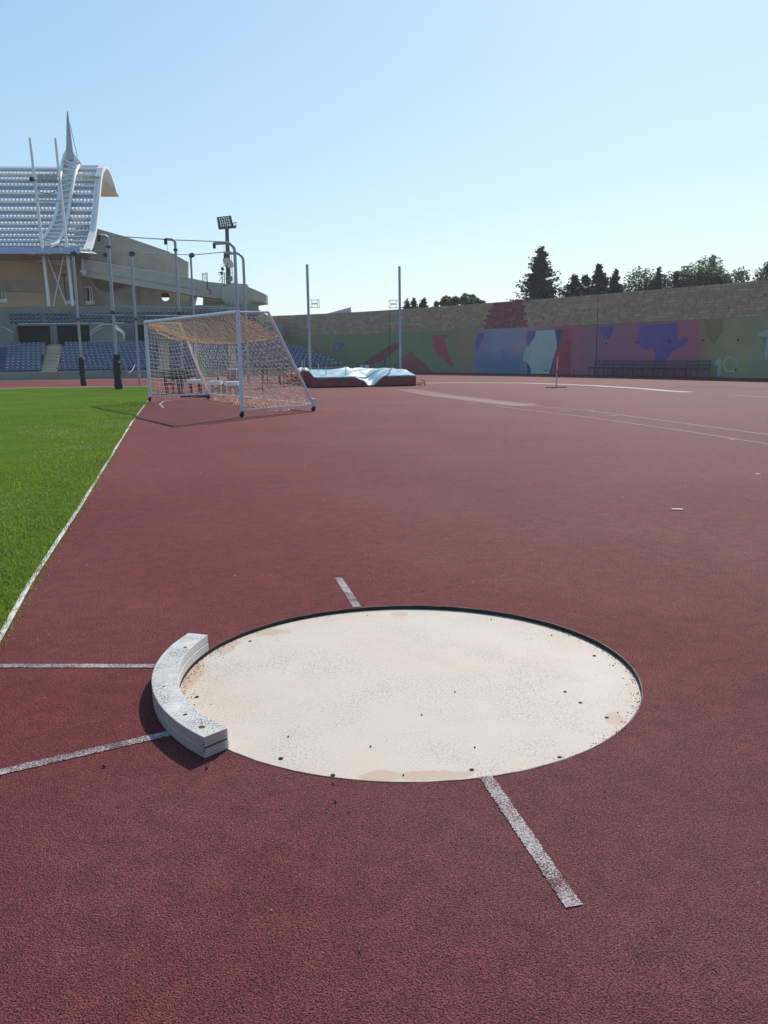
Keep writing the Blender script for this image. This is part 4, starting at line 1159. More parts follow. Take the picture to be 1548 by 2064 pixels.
# seats
def seat_mesh():
    m = MB()
    m.grid(lambda a, b: Vector(((a - .5) * .29, -.17 + b * .30, .15 - .02 * sin(pi * a))), 3, 2)
    m.grid(lambda a, b: Vector(((a - .5) * .29, .13 + .04 * b + .025 * sin(pi * a), .15 + b * .14)), 3, 2)
    m.grid(lambda a, b: Vector(((a - .5) * .29, .19 + .03 * b, .16 + b * .13)), 3, 1)
    m.box((0, 0, .07), (.06, .2, .14))
    k = len(m.f)
    m.box((-.04, .165, .292), (.10, .05, .022)); m.box((-.085, -.165, .147), (.03, .012, .025))  # small pale boxes: bright glints painted onto each seat
    me = m.mesh('seat', [M['seat'], M['seat_glint']], 'all', fix=False)
    for p in me.polygons:
        if p.index >= k: p.material_index = 1
    return me
sm = seat_mesh(); seats = []
SP = .335
for i in range(ROWS):
    v = .2 + TR * i + .42; ue = row_end(i) - .25
    u = st(6 + 1.2 * i, 720, v)[0] + .2
    while u < ue:
        if not in_aisle(u, i): seats.append((u, v, zf(i)))
        u += SP
extra = MB(); extra_mi = []; rnd = random.Random(2)
vz_top = 9.6
for k, (u, v, z) in enumerate(seats):
    if k < 300:
        o = link('seat', sm, stand); o.location = (u, v, z); o.rotation_euler = (rnd.uniform(-.04, .04), 0, rnd.uniform(-.05, .05))
    else:
        extra.add([Vector(q.co) + Vector((u, v, z)) for q in sm.vertices], [tuple(q.vertices) for q in sm.polygons]); extra_mi += [q.material_index for q in sm.polygons]
# upper terrace over the entrances
zw = zf(9) + .05
zv0, zv1 = zw, st(100, 654, vz_top)[1]
vis = [(35, 102), (115, 181), (270, 296)]        # dark entrances (photo columns)
m = MB(); spans = []
ue = row_end(9.5)
cuts = sorted([(st(a, 670, vz_top)[0], st(b, 670, vz_top)[0]) for a, b in vis])
u = U0
MB().box(((U0 + ue) / 2, vz_top - .75, zw / 2), (ue - U0, 1.5 - .01, zw)).build('walkway', M['grey_wall'], stand)
for a, b in cuts + [(ue, ue)]:
    if a > u: m.box(((u + a) / 2, vz_top + .12, (zv0 + zv1) / 2), (a - u, .24, zv1 - zv0))
    u = b
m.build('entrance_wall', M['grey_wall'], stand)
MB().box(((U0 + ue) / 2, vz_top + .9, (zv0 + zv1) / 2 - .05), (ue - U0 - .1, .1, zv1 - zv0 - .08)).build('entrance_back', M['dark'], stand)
for a, b in cuts:
    for q in (a - .05, b + .05): MB().beam((q, vz_top - .02, zv0), (q, vz_top - .02, zv1), .12).build('entrance_post', M['seat'], stand)
m = MB()
for xa, xb in ((38, 180), (183, 210), (232, 251)):
    a, b = st(xa, 655, vz_top - .1)[0], st(xb, 655, vz_top - .1)[0]
    m.beam((a, vz_top - .1, zv1 + .06), (b, vz_top - .1, zv1 + .06), .06)
m.build('railing', M['white_metal'], stand)
uz = zv1 + .0
UR = 3; ris2 = (st(100, 641, 12)[1] - st(100, 656, 10)[1]) / 2
m = MB()
for i in range(UR):
    v0 = vz_top + TR * i; ue = row_end(9.5) - .8 * i - 1.0
    m.box(((U0 + ue) / 2, v0 + TR / 2 + .002, uz + ris2 * i / 2 - .015), (ue - U0, TR - .002, ris2 * i + .13))
    u = st(22, 650, v0 + .42)[0]
    while u < ue - .4:
        q0 = uz + ris2 * i + .05; n_up = len(extra.f)
        extra.add([Vector(q.co) + Vector((u, v0 + .42, q0)) for q in sm.vertices], [tuple(q.vertices) for q in sm.polygons]); extra_mi += [2 if q.material_index == 0 else 1 for q in sm.polygons]; u += SP if (i + int(u * 3)) % 7 else SP * 2
m.build('upper_terrace', M['grey_wall'], stand)
o = extra.build('seat', [M['seat'], M['seat_glint'], M['seat_old']], stand, 'all', fix=False); o['kind'] = 'stuff'; o.data.polygons.foreach_set('material_index', extra_mi)
# stair block with sloping rails between the entrances
a, b, c, d = st(187, 690, 8.6)[0], st(252, 690, 8.6)[0], st(208, 660, 8.6)[0], st(233, 660, 8.6)[0]
zb, zt = zw - .05, st(220, 660, 8.6)[1]
zs = st(188, 672, 8.6)[1]
m = MB(); m.prism([(a, 8.2, zb), (b, 8.2, zb), (b, 8.2, zs), (d, 8.2, zt), (c, 8.2, zt), (a, 8.2, zs)], (0, 1.38, 0)); m.build('stair_block', M['grey_wall'], stand)
MB().box(((c + d) / 2, 8.9, zt + .05), (d - c, 1.3, .1)).build('landing', M['concrete_d'], stand)
m = MB()
for q0, q1 in (((a, zs + .1), (c, zt + .22)), ((b, zs + .1), (d, zt + .22)), ((a, zs - .12), (c, zt + .0)), ((b, zs - .12), (d, zt + .0)), ((c, zt + .22), (d, zt + .22))):
    m.beam((q0[0], 8.15, q0[1]), (q1[0], 8.15, q1[1]), .07)
for x in (a, b): m.beam((x, 8.15, zb), (x, 8.15, zs + .1), .05)
for k in range(4):
    x = a + (b - a) * (k + .5) / 4; m.beam((x, 8.15, zb - .35), (x, 8.15, zb + .35), .035)
m.build('handrail', M['alu'], stand)
a, b = st(-10, 690, 8.6)[0] - 6, st(30, 690, 8.6)[0]; c = st(12, 661, 8.6)[0]
m = MB(); m.prism([(a, 8.2, zb), (b, 8.2, zb), (b, 8.2, st(30, 671, 8.6)[1]), (c, 8.2, st(12, 660, 8.6)[1]), (a, 8.2, st(0, 660, 8.6)[1])], (0, 1.38, 0)); m.build('stair_block', M['grey_wall'], stand)
m = MB(); m.beam((a, 8.15, st(0, 659, 8.6)[1]), (c, 8.15, st(12, 659, 8.6)[1]), .07); m.beam((c, 8.15, st(12, 659, 8.6)[1]), (b, 8.15, st(30, 670, 8.6)[1]), .07); m.build('handrail', M['alu'], stand)
# parapet in front of the building
VP = 12.0
za, zb_ = st(100, 641, VP)[1], st(100, 617.5, VP)[1]
ur = st(522, 640, VP)[0]; ux = st(548, 645, VP)[0]
m = MB(); m.box(((U0 + ur) / 2, VP + .15, (za + zb_) / 2 - .4), (ur - U0, .3, zb_ - za + .8)); m.build('parapet', M['grey_wall'], stand)
m = MB(); m.prism([(ur + .01, VP, za - .8), (ux, VP, za - .8), (ux, VP, st(548, 642, VP)[1]), (ur + .01, VP, st(522, 624, VP)[1])], (0, .3, 0)); m.build('parapet_end', M['concrete_l'], stand)
m = MB(); a, b = ur - 5.0, ur - 1.2; m.beam((a, VP - .05, st(420, 616, VP)[1]), (b, VP - .05, st(437, 622, VP)[1]), .06); m.build('handrail', M['alu'], stand)

# masts, braces
def stp(px, py, v): u, z = st(px, py, v); return Vector((u, v, z))
mastY = 12.6
for tq, bq in (((60, 278), (99.5, 619)), ((111.5, 279), (147, 619))):
    MB().tube([stp(*bq, mastY), stp(*tq, mastY)], [.135, .09], 10).build('mast', M['roof_white'], stand, True)
MB().tube([stp(93, 512, 13.0), stp(135, 618, 13.0)], .045, 6).build('brace', M['roof_white'], stand, True)
MB().tube([stp(129, 512, 12.9), stp(107, 618, 12.9)], .045, 6).build('brace', M['roof_white'], stand, True)
# floodlights on a bar between the masts
fb = empty('floodlight_bar', (0, 0, 0)); fb.parent = stand
MB().beam(stp(62, 363, mastY - .25), stp(117, 365, mastY - .25), .14).build('bar', M['alu'], fb); MB().beam(stp(76, 404, mastY - .25), stp(121, 405, mastY - .25), .12).build('bar', M['alu'], fb)
for x in (83, 97, 110):
    p = stp(x, 358, mastY - .4)
    MB().tube([p + Vector((0, .2, 0)), p + Vector((0, -.05, -.02)), p + Vector((0, -.2, -.03))], [.12, .22, .25], 12).build('lamp', M['lens'], fb, True)
MB().box(stp(64, 361, mastY - .4), (.3, .2, .25)).build('control_box', M['dark'], fb)
MB().tube([stp(75, 384, mastY - .3), stp(85, 389, mastY - .3), stp(100, 391, mastY - .3), stp(117, 384, mastY - .3)], .03, 5).build('cable', M['dark_metal'], fb, True)
MB().tube([stp(76, 370, mastY - .3), stp(86, 381, mastY - .3), stp(97, 380, mastY - .3), stp(108, 372, mastY - .3)], .03, 5).build('cable', M['white_metal'], fb, True)

# canopy: front skin profile (v, z) at its right end
UE = st(180, 505, 13.6)[0]
def prof_pt(px, py):          # same end plane u = UE
    d = ray(px, py); q = SO + su * UE
    t = (q.dot(su)) / d.dot(su); p = d * t
    return ((p - SO).dot(sv), CAMH + d.z * t)
front_px = [(178, 506), (184, 492), (190, 470), (194, 440), (197, 410), (199.5, 380), (202, 358), (205, 343), (210, 336)]
rear_px = [(210, 336), (216, 340), (222, 352), (228, 370), (232, 385), (236, 393)]
FP = [prof_pt(*q) for q in front_px]; RP = [prof_pt(*q) for q in rear_px]
def prof_v(z):
    if z <= FP[0][1]: return FP[0][0]
    for (v0, z0), (v1, z1) in zip(FP[:-1], FP[1:]):
        if z0 <= z <= z1: return v0 + (v1 - v0) * (z - z0) / max(1e-6, z1 - z0)
    return FP[-1][0]
roof = empty('canopy', (0, 0, 0)); roof.parent = stand
tag(roof, 'curved white ribbed canopy')
def zfix(y):
    v = FP[4][0]
    for _ in range(8): v = prof_v(st(30, y, v)[1])
    return st(30, y, v)[1]
zrow = [zfix(y) for y in (326, 340, 352, 363, 375, 391, 408, 425, 440, 453, 465, 477, 486, 495, 507)]
zrow = [min(max(z, FP[0][1]), FP[-1][1]) for z in zrow]; zrow[0] = FP[-1][1]
UL = U0 - 4; pitch = .30
U_in = UE - .1
for (zt_, zb2) in zip(zrow[:-1], zrow[1:]):
    zm = zb2 + (zt_ - zb2) * .45
    # flat sheet above, toothed translucent band below
    v0, v1 = prof_v(zt_), prof_v(zm)
    m = MB(); m.add([(UL, v0 + .03, zt_ - .02), (U_in, v0 + .03, zt_ - .02), (U_in, v1 - .02, zm), (UL, v1 - .02, zm)], [(0, 3, 2, 1)])
    m.build('roof_sheet', M['roof_blue'], roof, fix=False)
    v2 = prof_v(zb2); m = MB(); k = int((U_in - UL) / pitch); vs = []; fs = []
    hgt = zm - zb2
    for i in range(k * 4 + 1):
        u = UL + (U_in - UL) * i / (k * 4); ph = i % 4
        tz = (0, .85, 1.0, .2)[ph] * hgt * .62
        off = (0, -.10, -.10, 0)[ph]
        vs += [(u, v2 - .10 + off * .4, zb2 - hgt * .05), (u, v1 - .12 + off, zb2 + hgt * .42 + tz)]
    fs = [(2 * i, 2 * i + 2, 2 * i + 3, 2 * i + 1) for i in range(k * 4)]
    m.add(vs, fs); m.build('corrugated_strip', M['teeth'], roof, fix=False)
    MB().beam((UL, v2 - .12, zb2 - hgt * .02), (U_in, v2 - .12, zb2 - hgt * .02), .09, .09).build('purlin', M['roof_white'], roof)
# end rib (front) and rear shell of the end bay
def sweep(pts, u0, u1, th, mt, name):
    m = MB(); vs = []
    for i, (v, z) in enumerate(pts):
        a = pts[max(i - 1, 0)]; b = pts[min(i + 1, len(pts) - 1)]; t = Vector((b[0] - a[0], b[1] - a[1])).normalized(); nn = Vector((-t.y, t.x))
        for uu in (u0, u1):
            vs += [(uu, v + nn.x * th / 2, z + nn.y * th / 2), (uu, v - nn.x * th / 2, z - nn.y * th / 2)]
    fs = []
    for i in range(len(pts) - 1):
        for a, b in ((0, 1), (1, 3), (3, 2), (2, 0)): fs.append((4 * i + a, 4 * i + b, 4 * i + 4 + b, 4 * i + 4 + a))
    fs += [(0, 1, 3, 2), tuple(4 * (len(pts) - 1) + q for q in (0, 1, 3, 2))]
    m.add(vs, fs); return m.build(name, mt, roof)
sweep(FP, UE - .16, UE + .14, .40, M['roof_white'], 'end_rib')
sweep([(v - .08, z) for v, z in FP], UE - .36, UE - .18, .34, M['roof_white'], 'end_rib')
sweep(RP, UE - 2.2, UE + .12, .22, M['roof_under'], 'rear_shell')
m = MB(); m.beam((UE - 2.2, RP[-1][0] + .1, RP[-1][1]), (UE + .15, RP[-1][0] + .1, RP[-1][1]), .35, .25); m.build('rear_gutter', M['roof_white'], roof)
m = MB(); m.add([(UE - 2.1, FP[5][0] + 1.0, RP[-1][1] + .12), (UE + .02, FP[5][0] + .1, RP[-1][1] + .12), (UE + .02, RP[-1][0], RP[-1][1] + .12), (UE - 2.1, RP[-1][0], RP[-1][1] + .12)], [(0, 1, 2, 3)])
m.build('ceiling', M['roof_under'], roof)
# fascia of long panels at the lip
vF = 11.2
fz0, fz1 = st(60, 511, vF)[1], st(60, 498, vF)[1]
uR = st(160, 505, vF)[0]
npan = 16
for i in range(npan):
    a = U0 - 4 + (uR - U0 + 4) * i / npan; b = U0 - 4 + (uR - U0 + 4) * (i + 1) / npan
    m = MB(); m.prism([(a + .02, vF, fz0), (b - .02, vF, fz0), (b - .02, vF + .25, fz1), (a + .02, vF + .25, fz1)], (0, .08, 0)); m.build('fascia_panel', M['roof_blue'], roof)
m = MB(); m.prism([(uR + .01, vF, fz0 + .1), (uR + 1.0, vF + 1.6, fz0 + .15), (uR + .4, vF + 1.6, fz1 - .05), (uR + .01, vF + .25, fz1)], (0, .08, 0)); m.build('fascia_end', M['roof_blue'], roof)
MB().add([(U0 - 4, vF + .1, fz0 - .02), (uR + .6, vF + .1, fz0 - .02), (UE, 15.5, fz0 - .05), (U0 - 4, 15.5, fz0 - .05)], [(0, 1, 2, 3)]).build('soffit', M['grey_wall'], roof, fix=False)
for x in (64, 82, 93): MB().box(stp(x, 511, vF + .3), (.42, .3, .12)).build('soffit_lamp', M['white_cloth'], roof)
# lattice girder following the skin, and the spire it carries
def gpt(px, py, dv=-.45):
    v = 15.0
    for _ in range(8): v = prof_v(st(px, py, v)[1]) + dv
    return stp(px, py, v)
Lc = [gpt(*q) for q in ((79, 483), (90, 476), (100, 462), (108, 446), (114, 425), (118, 400), (120.5, 375), (122, 352), (126, 328), (131, 312), (137, 302), (142, 299))]
Rc = [gpt(*q) for q in ((103, 496), (116, 490), (126, 472), (132, 455), (137, 432), (141, 405), (145, 382), (149, 360), (153, 345), (157, 337), (160, 333), (164, 330.5))]
gird = empty('lattice_girder', (0, 0, 0)); gird.parent = stand
MB().tube(Lc, .15, 10).build('chord', M['roof_white'], gird, True)
MB().tube(Rc, .15, 10).build('chord', M['roof_white'], gird, True)
m = MB()
def cl(Cc, t):
    f = t * (len(Cc) - 1); i = min(int(f), len(Cc) - 2); return Cc[i].lerp(Cc[i + 1], f - i)
nk = 22
for i in range(nk):
    back = Vector((0, .35, 0))
    a, b = cl(Lc, i / nk), cl(Rc, min(1, (i + .2) / nk)); c2 = cl(Rc, min(1, (i + 1.2) / nk)); a2 = cl(Lc, (i + 1) / nk)
    m.beam(a, c2, .10); m.beam(a + back, b + back * .5, .09); m.beam(b + back, a2 + back, .08)
m.build('lattice', M['roof_white'], gird)
m = MB(); vs = []; k = 22
for i in range(k + 1): vs += [cl(Lc, i / k) + Vector((0, .3, 0)), cl(Rc, i / k) + Vector((0, .3, 0))]
m.add(vs, [(2 * i, 2 * i + 1, 2 * i + 3, 2 * i + 2) for i in range(k)]); m.build('infill_sheet', M['dish'], gird, fix=False)
s0_, s1_ = stp(140, 322, 16.3), stp(136.3, 224, 16.3)
m = MB(); w0, w1 = .26, .05
t0_ = [s0_ + Vector(q) for q in ((-.26, 0, 0), (.28, 0, 0), (.05, .6, 0))]; t1_ = [s1_ + Vector(q) for q in ((-.05, 0, 0), (.03, 0, 0), (0, .08, 0))]
t0_[1] += Vector((.08, 0, 0))
m.add(t0_ + t1_, [(0, 1, 4, 3), (1, 2, 5, 4), (2, 0, 3, 5), (3, 4, 5)])
m.build('spire', M['roof_blue'], stand)
m = MB(); m.tube([stp(141, 250, 16.3), stp(156, 316, 16.3)], .03, 5); m.tube([stp(135, 232, 16.3), stp(134, 303, 16.3)], .03, 5); m.build('stay_cable', M['alu'], stand)

# ================================================================ STADIUM BUILDING
bld = empty('stadium_building', SO, SA)
tag(bld, 'raw concrete stadium building with a sloping beam and a rounded end behind the seats', 'building')
def poly(pts, v0, v1, mt, name, label=None):
    P_ = [stp(x, y, v0) for x, y in pts]
    o = MB().prism(P_, (0, v1 - v0, 0)).build(name, M[mt], bld)
    if label: o['label'] = label
    return o
zfl = zb_ - .25
poly([(-130, 500), (163, 500), (163, 624), (-130, 624)], 17, 17.4, 'beige', 'rear_wall')
MB().beam((U0 - 3, 16.9, st(50, 566, 16.9)[1]), (st(165, 566, 16.9)[0], 16.9, st(165, 574, 16.9)[1] - .2), .1, .9).build('wall_band', M['concrete'], bld)
poly([(-130, 515), (0, 516), (70, 528), (152, 541), (152, 505), (-130, 505)], 16.2, 16.9, 'concrete', 'upper_wall_band')
def window(x0, x1, y0, y1, v, door=False):
    f = MB(); a, b = st(x0, (y0 + y1) / 2, v)[0], st(x1, (y0 + y1) / 2, v)[0]; zt_, zb2 = st(x0, y0, v)[1], st(x0, y1, v)[1]
    f.beam((a, v - .04, zb2), (a, v - .04, zt_), .09); f.beam((b, v - .04, zb2), (b, v - .04, zt_), .09); f.beam((a, v - .04, zt_), (b, v - .04, zt_), .09)
    f.box(((a + b) / 2, v - .08, zb2 - .1), (b - a + .3, .2, .3)); f.beam((a + (b - a) * .72, v - .05, zb2), (a + (b - a) * .72, v - .05, zt_), .09)
    o = f.build('window', M['roof_white'], bld)
    MB().box(((a + b) / 2, v - .02, (zt_ + zb2) / 2), (b - a, .03, zt_ - zb2)).build('pane', M['glass'], o)
window(-12, 11, 573, 604, 16.98)
window(133, 152, 577, 607, 16.98)
window(171, 186, 579, 608, 16.3)
a = stp(164, 510, 14.2); b2 = stp(164, 619, 14.2)
MB().tube([Vector((b2.x, 14.2, b2.z)), Vector((b2.x, 14.2, a.z + .2))], .37, 16).build('column', M['concrete_d'], bld, True)
# wall below the beam, with a round opening
vW = 16.4
hole = stp(333, 598, vW); zt0_, zt1_ = st(164, 540, vW)[1], st(386, 585, vW)[1]
ua_, ub_ = st(164, 600, vW)[0], st(388, 600, vW)[0]; zlo = st(300, 624, vW)[1]
def wall_with_hole(mt):
    bm = bmesh.new(); k = 24
    inner = [(hole.x + .36 * cos(2 * pi * i / k), hole.z + .36 * sin(2 * pi * i / k)) for i in range(k)]
    outer = [(hole.x + .8 * cos(2 * pi * i / k) / max(abs(cos(2 * pi * i / k)), abs(sin(2 * pi * i / k))), hole.z + .75 * sin(2 * pi * i / k) / max(abs(cos(2 * pi * i / k)), abs(sin(2 * pi * i / k)))) for i in range(k)]
    m = MB()
    for i in range(k):
        q = [inner[i], outer[i], outer[(i + 1) % k], inner[(i + 1) % k]]
        m.add([(x, vv, z) for vv in (vW, vW + .35) for x, z in q], [(0, 1, 2, 3), (7, 6, 5, 4), (0, 3, 7, 4)])
    return m
m = wall_with_hole('concrete')
x0, x1, z0, z1 = hole.x - .8, hole.x + .8, hole.z - .75, hole.z + .75
zl = lambda u: zt0_ + (zt1_ - zt0_) * (u - ua_) / (ub_ - ua_)
for q in ([(ua_, zlo), (x0, zlo), (x0, zl(x0)), (ua_, zl(ua_))], [(x1, zlo), (ub_ - .35, zlo), (ub_ + .25, zl(ub_)), (x1, zl(x1))], [(x0, zlo), (x1, zlo), (x1, z0), (x0, z0)], [(x0, z1), (x1, z1), (x1, zl(x1)), (x0, zl(x0))]):
    m.prism([(u, vW, z) for u, z in q], (0, .35, 0))
m.build('front_wall', M['concrete'], bld)
MB().box((hole.x, vW + .75, hole.z + .35), (2.4, .1, .75)).build('inner_ceiling', M['dark'], bld)
# shadow of an arched opening painted as a dark panel, and conduits
m = MB(); pts = [stp(182, 560, vW - .05)] + [stp(182 + 75 * (i / 10), 566 + 22 * abs(sin(pi * i / 10)) ** .8, vW - .05) for i in range(11)] + [stp(258, 574, vW - .05)]
m.prism(pts, (0, .04, 0)); m.build('arch_shadow', M['concrete_d'], bld)
MB().beam(stp(276, 574, vW - .03), stp(282, 617, vW - .03), .16, .05).build('joint', M['concrete_d'], bld)
# sloping beam that runs down to the rounded end
poly([(163, 522), (230, 533), (340, 551.5), (375, 559), (420, 568), (450, 571), (498, 577), (498, 604), (470, 605), (400, 597), (280, 577), (185, 559.5), (163, 556)], 13.6, 15.4, 'concrete_l', 'sloping_beam')
poly([(163, 543), (400, 583), (400, 585.5), (163, 546)], 13.57, 13.62, 'concrete', 'beam_ledge')
# gable wall above
poly([(150, 455), (193, 460), (250, 476), (340, 507), (379, 528), (379, 566), (150, 530)], 17.6, 18.2, 'concrete', 'gable_wall')
# piers around the opening
poly([(386, 588), (396, 590), (387, 624), (379, 624)], 15.0, 16.6, 'concrete', 'pier')
poly([(409, 592), (452, 600), (452, 624), (409, 624)], 15.6, 16.2, 'concrete', 'pier')
poly([(451, 598), (466, 600), (471, 625), (462, 625), (451, 625)], 14.2, 15.9, 'concrete_l', 'pier')
poly([(465, 598), (500, 602), (500, 625), (470, 625)], 15.8, 16.2, 'dark', 'dark_bay')
poly([(379, 617), (502, 620), (502, 628), (379, 628)], 13.5, 14.0, 'grey_wall', 'sill')
# rounded cantilevered end
pc = stp(499, 590, 14.5); ru = st(540, 600, 14.5)[0] - pc.x
vs = []; k = 26
ztop0, ztop1 = st(497, 577.5, 13.6)[1], st(540, 596, 14.5)[1]
zbt0, zbt1 = st(497, 604, 13.6)[1], st(540, 613, 14.5)[1]
outl = [(pc.x - 2.0, 13.3)] + [(pc.x + ru * abs(sin(pi * i / k)) ** .75, 14.9 - 1.6 * cos(pi * i / k)) for i in range(k + 1)] + [(pc.x - 2.0, 16.5)]
tz = lambda u: ztop0 + (ztop1 - ztop0) * max(0, (u - pc.x)) / ru
bz = lambda u: zbt0 + (zbt1 - zbt0) * max(0, (u - pc.x)) / ru
nn = len(outl)
vs = [(u, v, tz(u)) for u, v in outl] + [(u, v, bz(u)) for u, v in outl]
inner = [(pc.x + (u - pc.x) * .5 - .3, 14.9 + (v - 14.9) * .6, bz(u) - 1.0 * max(.15, min(1, (pc.x + ru - u) / ru))) for u, v in outl]
vs += inner
fs = [tuple(range(nn)), tuple(range(3 * nn - 1, 2 * nn - 1, -1))] + [(i, i + nn, (i + 1) % nn + nn, (i + 1) % nn) for i in range(nn)] + [(i + nn, i + 2 * nn, (i + 1) % nn + 2 * nn, (i + 1) % nn + nn) for i in range(nn)]
MB().add(vs, fs).build('rounded_end', M['concrete_l'], bld, True)
# small fittings
m = MB(); m.tube([stp(167, 512, 13.2), stp(167, 543, 13.2)], .05, 8); m.build('conduit', M['white_metal'], bld)
c0 = stp(168, 547, 13.1); cc = MB(); cc.box(c0, (.45, .3, .2)); cc.box(c0 + Vector((.1, -.1, -.2)), (.2, .35, .18)); cc.build('camera_unit', M['white_metal'], bld)
m = MB(); m.tube([stp(129, 556, 15), stp(133, 606, 15)], .05, 6); m.box(stp(128.5, 555, 15), (.35, .2, .12)); m.build('lamp_post', M['dark_metal'], bld)
m = MB(); m.tube([stp(163, 522.5, 13.5), stp(340, 552, 13.5), stp(375, 559.5, 13.5)], .03, 5); m.build('edge_rail', M['white_metal'], bld)
MB().tube([stp(212, 514, 17.55), stp(212, 514, 17.3)], .17, 12).build('vent_pipe', M['dark'], bld)
m = MB()
for x, y0 in ((408, 550), (411.5, 550), (415.5, 549), (418, 549)): m.beam(stp(x, 566, 14.2), stp(x - .6, y0, 14.2), .05)
m.beam(stp(408, 552.5, 14.2), stp(418, 552, 14.2), .04); m.build('rebar', M['rust'], bld)
m = MB(); m.tube([stp(418, 566, 13.55), stp(418, 582, 13.55), stp(424, 583, 13.55), stp(424, 594, 13.55)], .03, 5); m.tube([stp(451, 572, 13.5), stp(455, 588, 13.5), stp(460, 596, 13.5), stp(461.5, 622, 13.5)], .045, 5)
m.build('cable', M['dark_metal'], bld, True)
# roof-top block, dishes, antenna (each its own thing)
o = MB().prism([stp(464, 570, 14.0), stp(499, 573, 14.0), stp(499, 583, 14.0), stp(464, 580, 14.0)], (0, 1.6, 0)).build('roof_box', M['box_blue'])
o.location = SO; o.rotation_euler = (0, 0, SA); tag(o, 'pale blue plant box on top of the rounded concrete end', 'plant box')
def local_to_world(p): return SO + su * p.x + sv * p.y + Vector((0, 0, p.z))
def dish(center, r, normal, label, mt, depth=.18):
    e = empty('satellite_dish', center); tag(e, label, 'satellite dish', 'dishes on the concrete roof')
    z = Vector(normal).normalized(); x = z.cross(Vector((0, 0, 1))).normalized(); y = z.cross(x)
    m = MB(); vs = [(-z * depth * r * 2)[:]]; rings = 5; k = 20
    for j in range(1, rings + 1):
        for i in range(k):
            a = 2 * pi * i / k; q = r * j / rings
            vs.append((x * q * cos(a) + y * q * sin(a) - z * (depth * r * 2) * (1 - (j / rings) ** 2))[:])
    fs = [(0, 1 + i, 1 + (i + 1) % k) for i in range(k)] + [(1 + j * k + i, 1 + (j + 1) * k + i, 1 + (j + 1) * k + (i + 1) % k, 1 + j * k + (i + 1) % k) for j in range(rings - 1) for i in range(k)]
    m.add(vs, fs); m.build('reflector', M[mt], e, 'all', fix=False)
    m = MB(); m.beam((x * r * .9)[:], (z * r * .9)[:], .03); m.box((z * r * .9)[:], (.1, .1, .1)); m.build('feed_arm', M['dark_metal'], e)
    return e
c0 = local_to_world(stp(460, 529.5, 14.8)); e = dish(c0, .52, (-.45, -.62, -.62), 'big pale satellite dish tipped skywards, seen from behind beside the light mast', 'dish')
MB().tube([Vector((-.05, .1, -.05)), Vector((-.22, .2, -.35)), Vector((-.22, .2, -1.75))], .035, 6).build('stand_pole', M['dark_metal'], e)
c0 = local_to_world(stp(462, 562, 14.9)); e = dish(c0, .30, (-.2, -1, .1), 'small round pale dish at the foot of the light mast', 'box_blue')
MB().tube([Vector((0, .1, -.1)), Vector((0, .15, -.55))], .04, 6).build('stand_pole', M['dark_metal'], e)
e = empty('antenna_rack', local_to_world(stp(451, 571, 14.4)), SA); tag(e, 'small antenna rack with drums and a ladder left of the light mast', 'antenna')
q0 = stp(451, 571, 14.4)
def rel(px, py): return stp(px, py, 14.4) - q0
m = MB()
for x in (447.5, 452, 456): m.beam(rel(x, 571), rel(x, 536 if x == 456 else 548), .05)
for y in (552, 556, 560, 564, 568): m.beam(rel(451, y), rel(457, y), .04)
m.beam(rel(439, 550), rel(448, 548), .05); m.beam(rel(440, 554), rel(446, 554), .04); m.beam(rel(441, 568), rel(447, 558), .04)
m.build('frame', M['dark_metal'], e)
m = MB()
for x, y in ((448.5, 542), (447, 550.5)): m.tube([rel(x, y) + Vector((0, -.12, 0)), rel(x, y) + Vector((0, .12, 0))], .13, 12)
m.build('drum', M['dark_metal'], e, True)
m = MB(); m.beam(rel(473, 573), rel(473, 546), .09); m.beam(rel(462, 550), rel(470, 550), .03); m.beam(rel(469, 570), rel(467, 540), .03); m.build('aerial', M['dark_metal'], e)

# floodlight mast behind the building
fm = empty('floodlight_mast', Vector((at(461, 600, 96).x, 96, 0))); tag(fm, 'tall floodlight mast with a tilted lamp rack rising above the concrete building', 'floodlight mast')
o_ = fm.location
wp = lambda x, y, d=96: at(x, y, d) - o_
MB().tube([Vector((0, 0, 0)), wp(457.3, 461)], [.32, .2], 10).build('mast', M['dark_metal'], fm, True)
m = MB(); m.beam(wp(441, 460), wp(476, 457), .35, .25); m.beam(wp(470, 457.5), wp(470.5, 449), .07); m.beam(wp(475.5, 457), wp(476, 447), .07); m.beam(wp(470.5, 449.5), wp(476, 448.5), .07)
for (a, b) in (((438, 438), (441.5, 460)), ((464.5, 434.5), (469.5, 457))): m.beam(wp(*a), wp(*b), .12)
for k in range(5): m.beam(wp(438 + .8 * k, 438.5 + 5 * k), wp(465 + 1.0 * k, 435.5 + 5 * k), .09)
m.build('lamp_rack', M['dark_metal'], fm)
lampm = MB(); lampm.tube([(0, .16, 0), (0, 0, 0), (0, -.1, -.03)], [.06, .11, .125], 8); lme = lampm.mesh('lamp', M['dark_metal'], True, True)
for j in range(4):
    for i in range(6):
        t = (i + .5) / 6; a = (438.8 + 1.0 * j, 441.0 + 5 * j); b = (465.2 + 1.2 * j, 438.5 + 5 * j)
        o = link('lamp', lme, fm); o.location = wp(a[0] + (b[0] - a[0]) * t, a[1] + (b[1] - a[1]) * t) + Vector((0, -.1, 0)); o.scale = (.8, 1, .8)

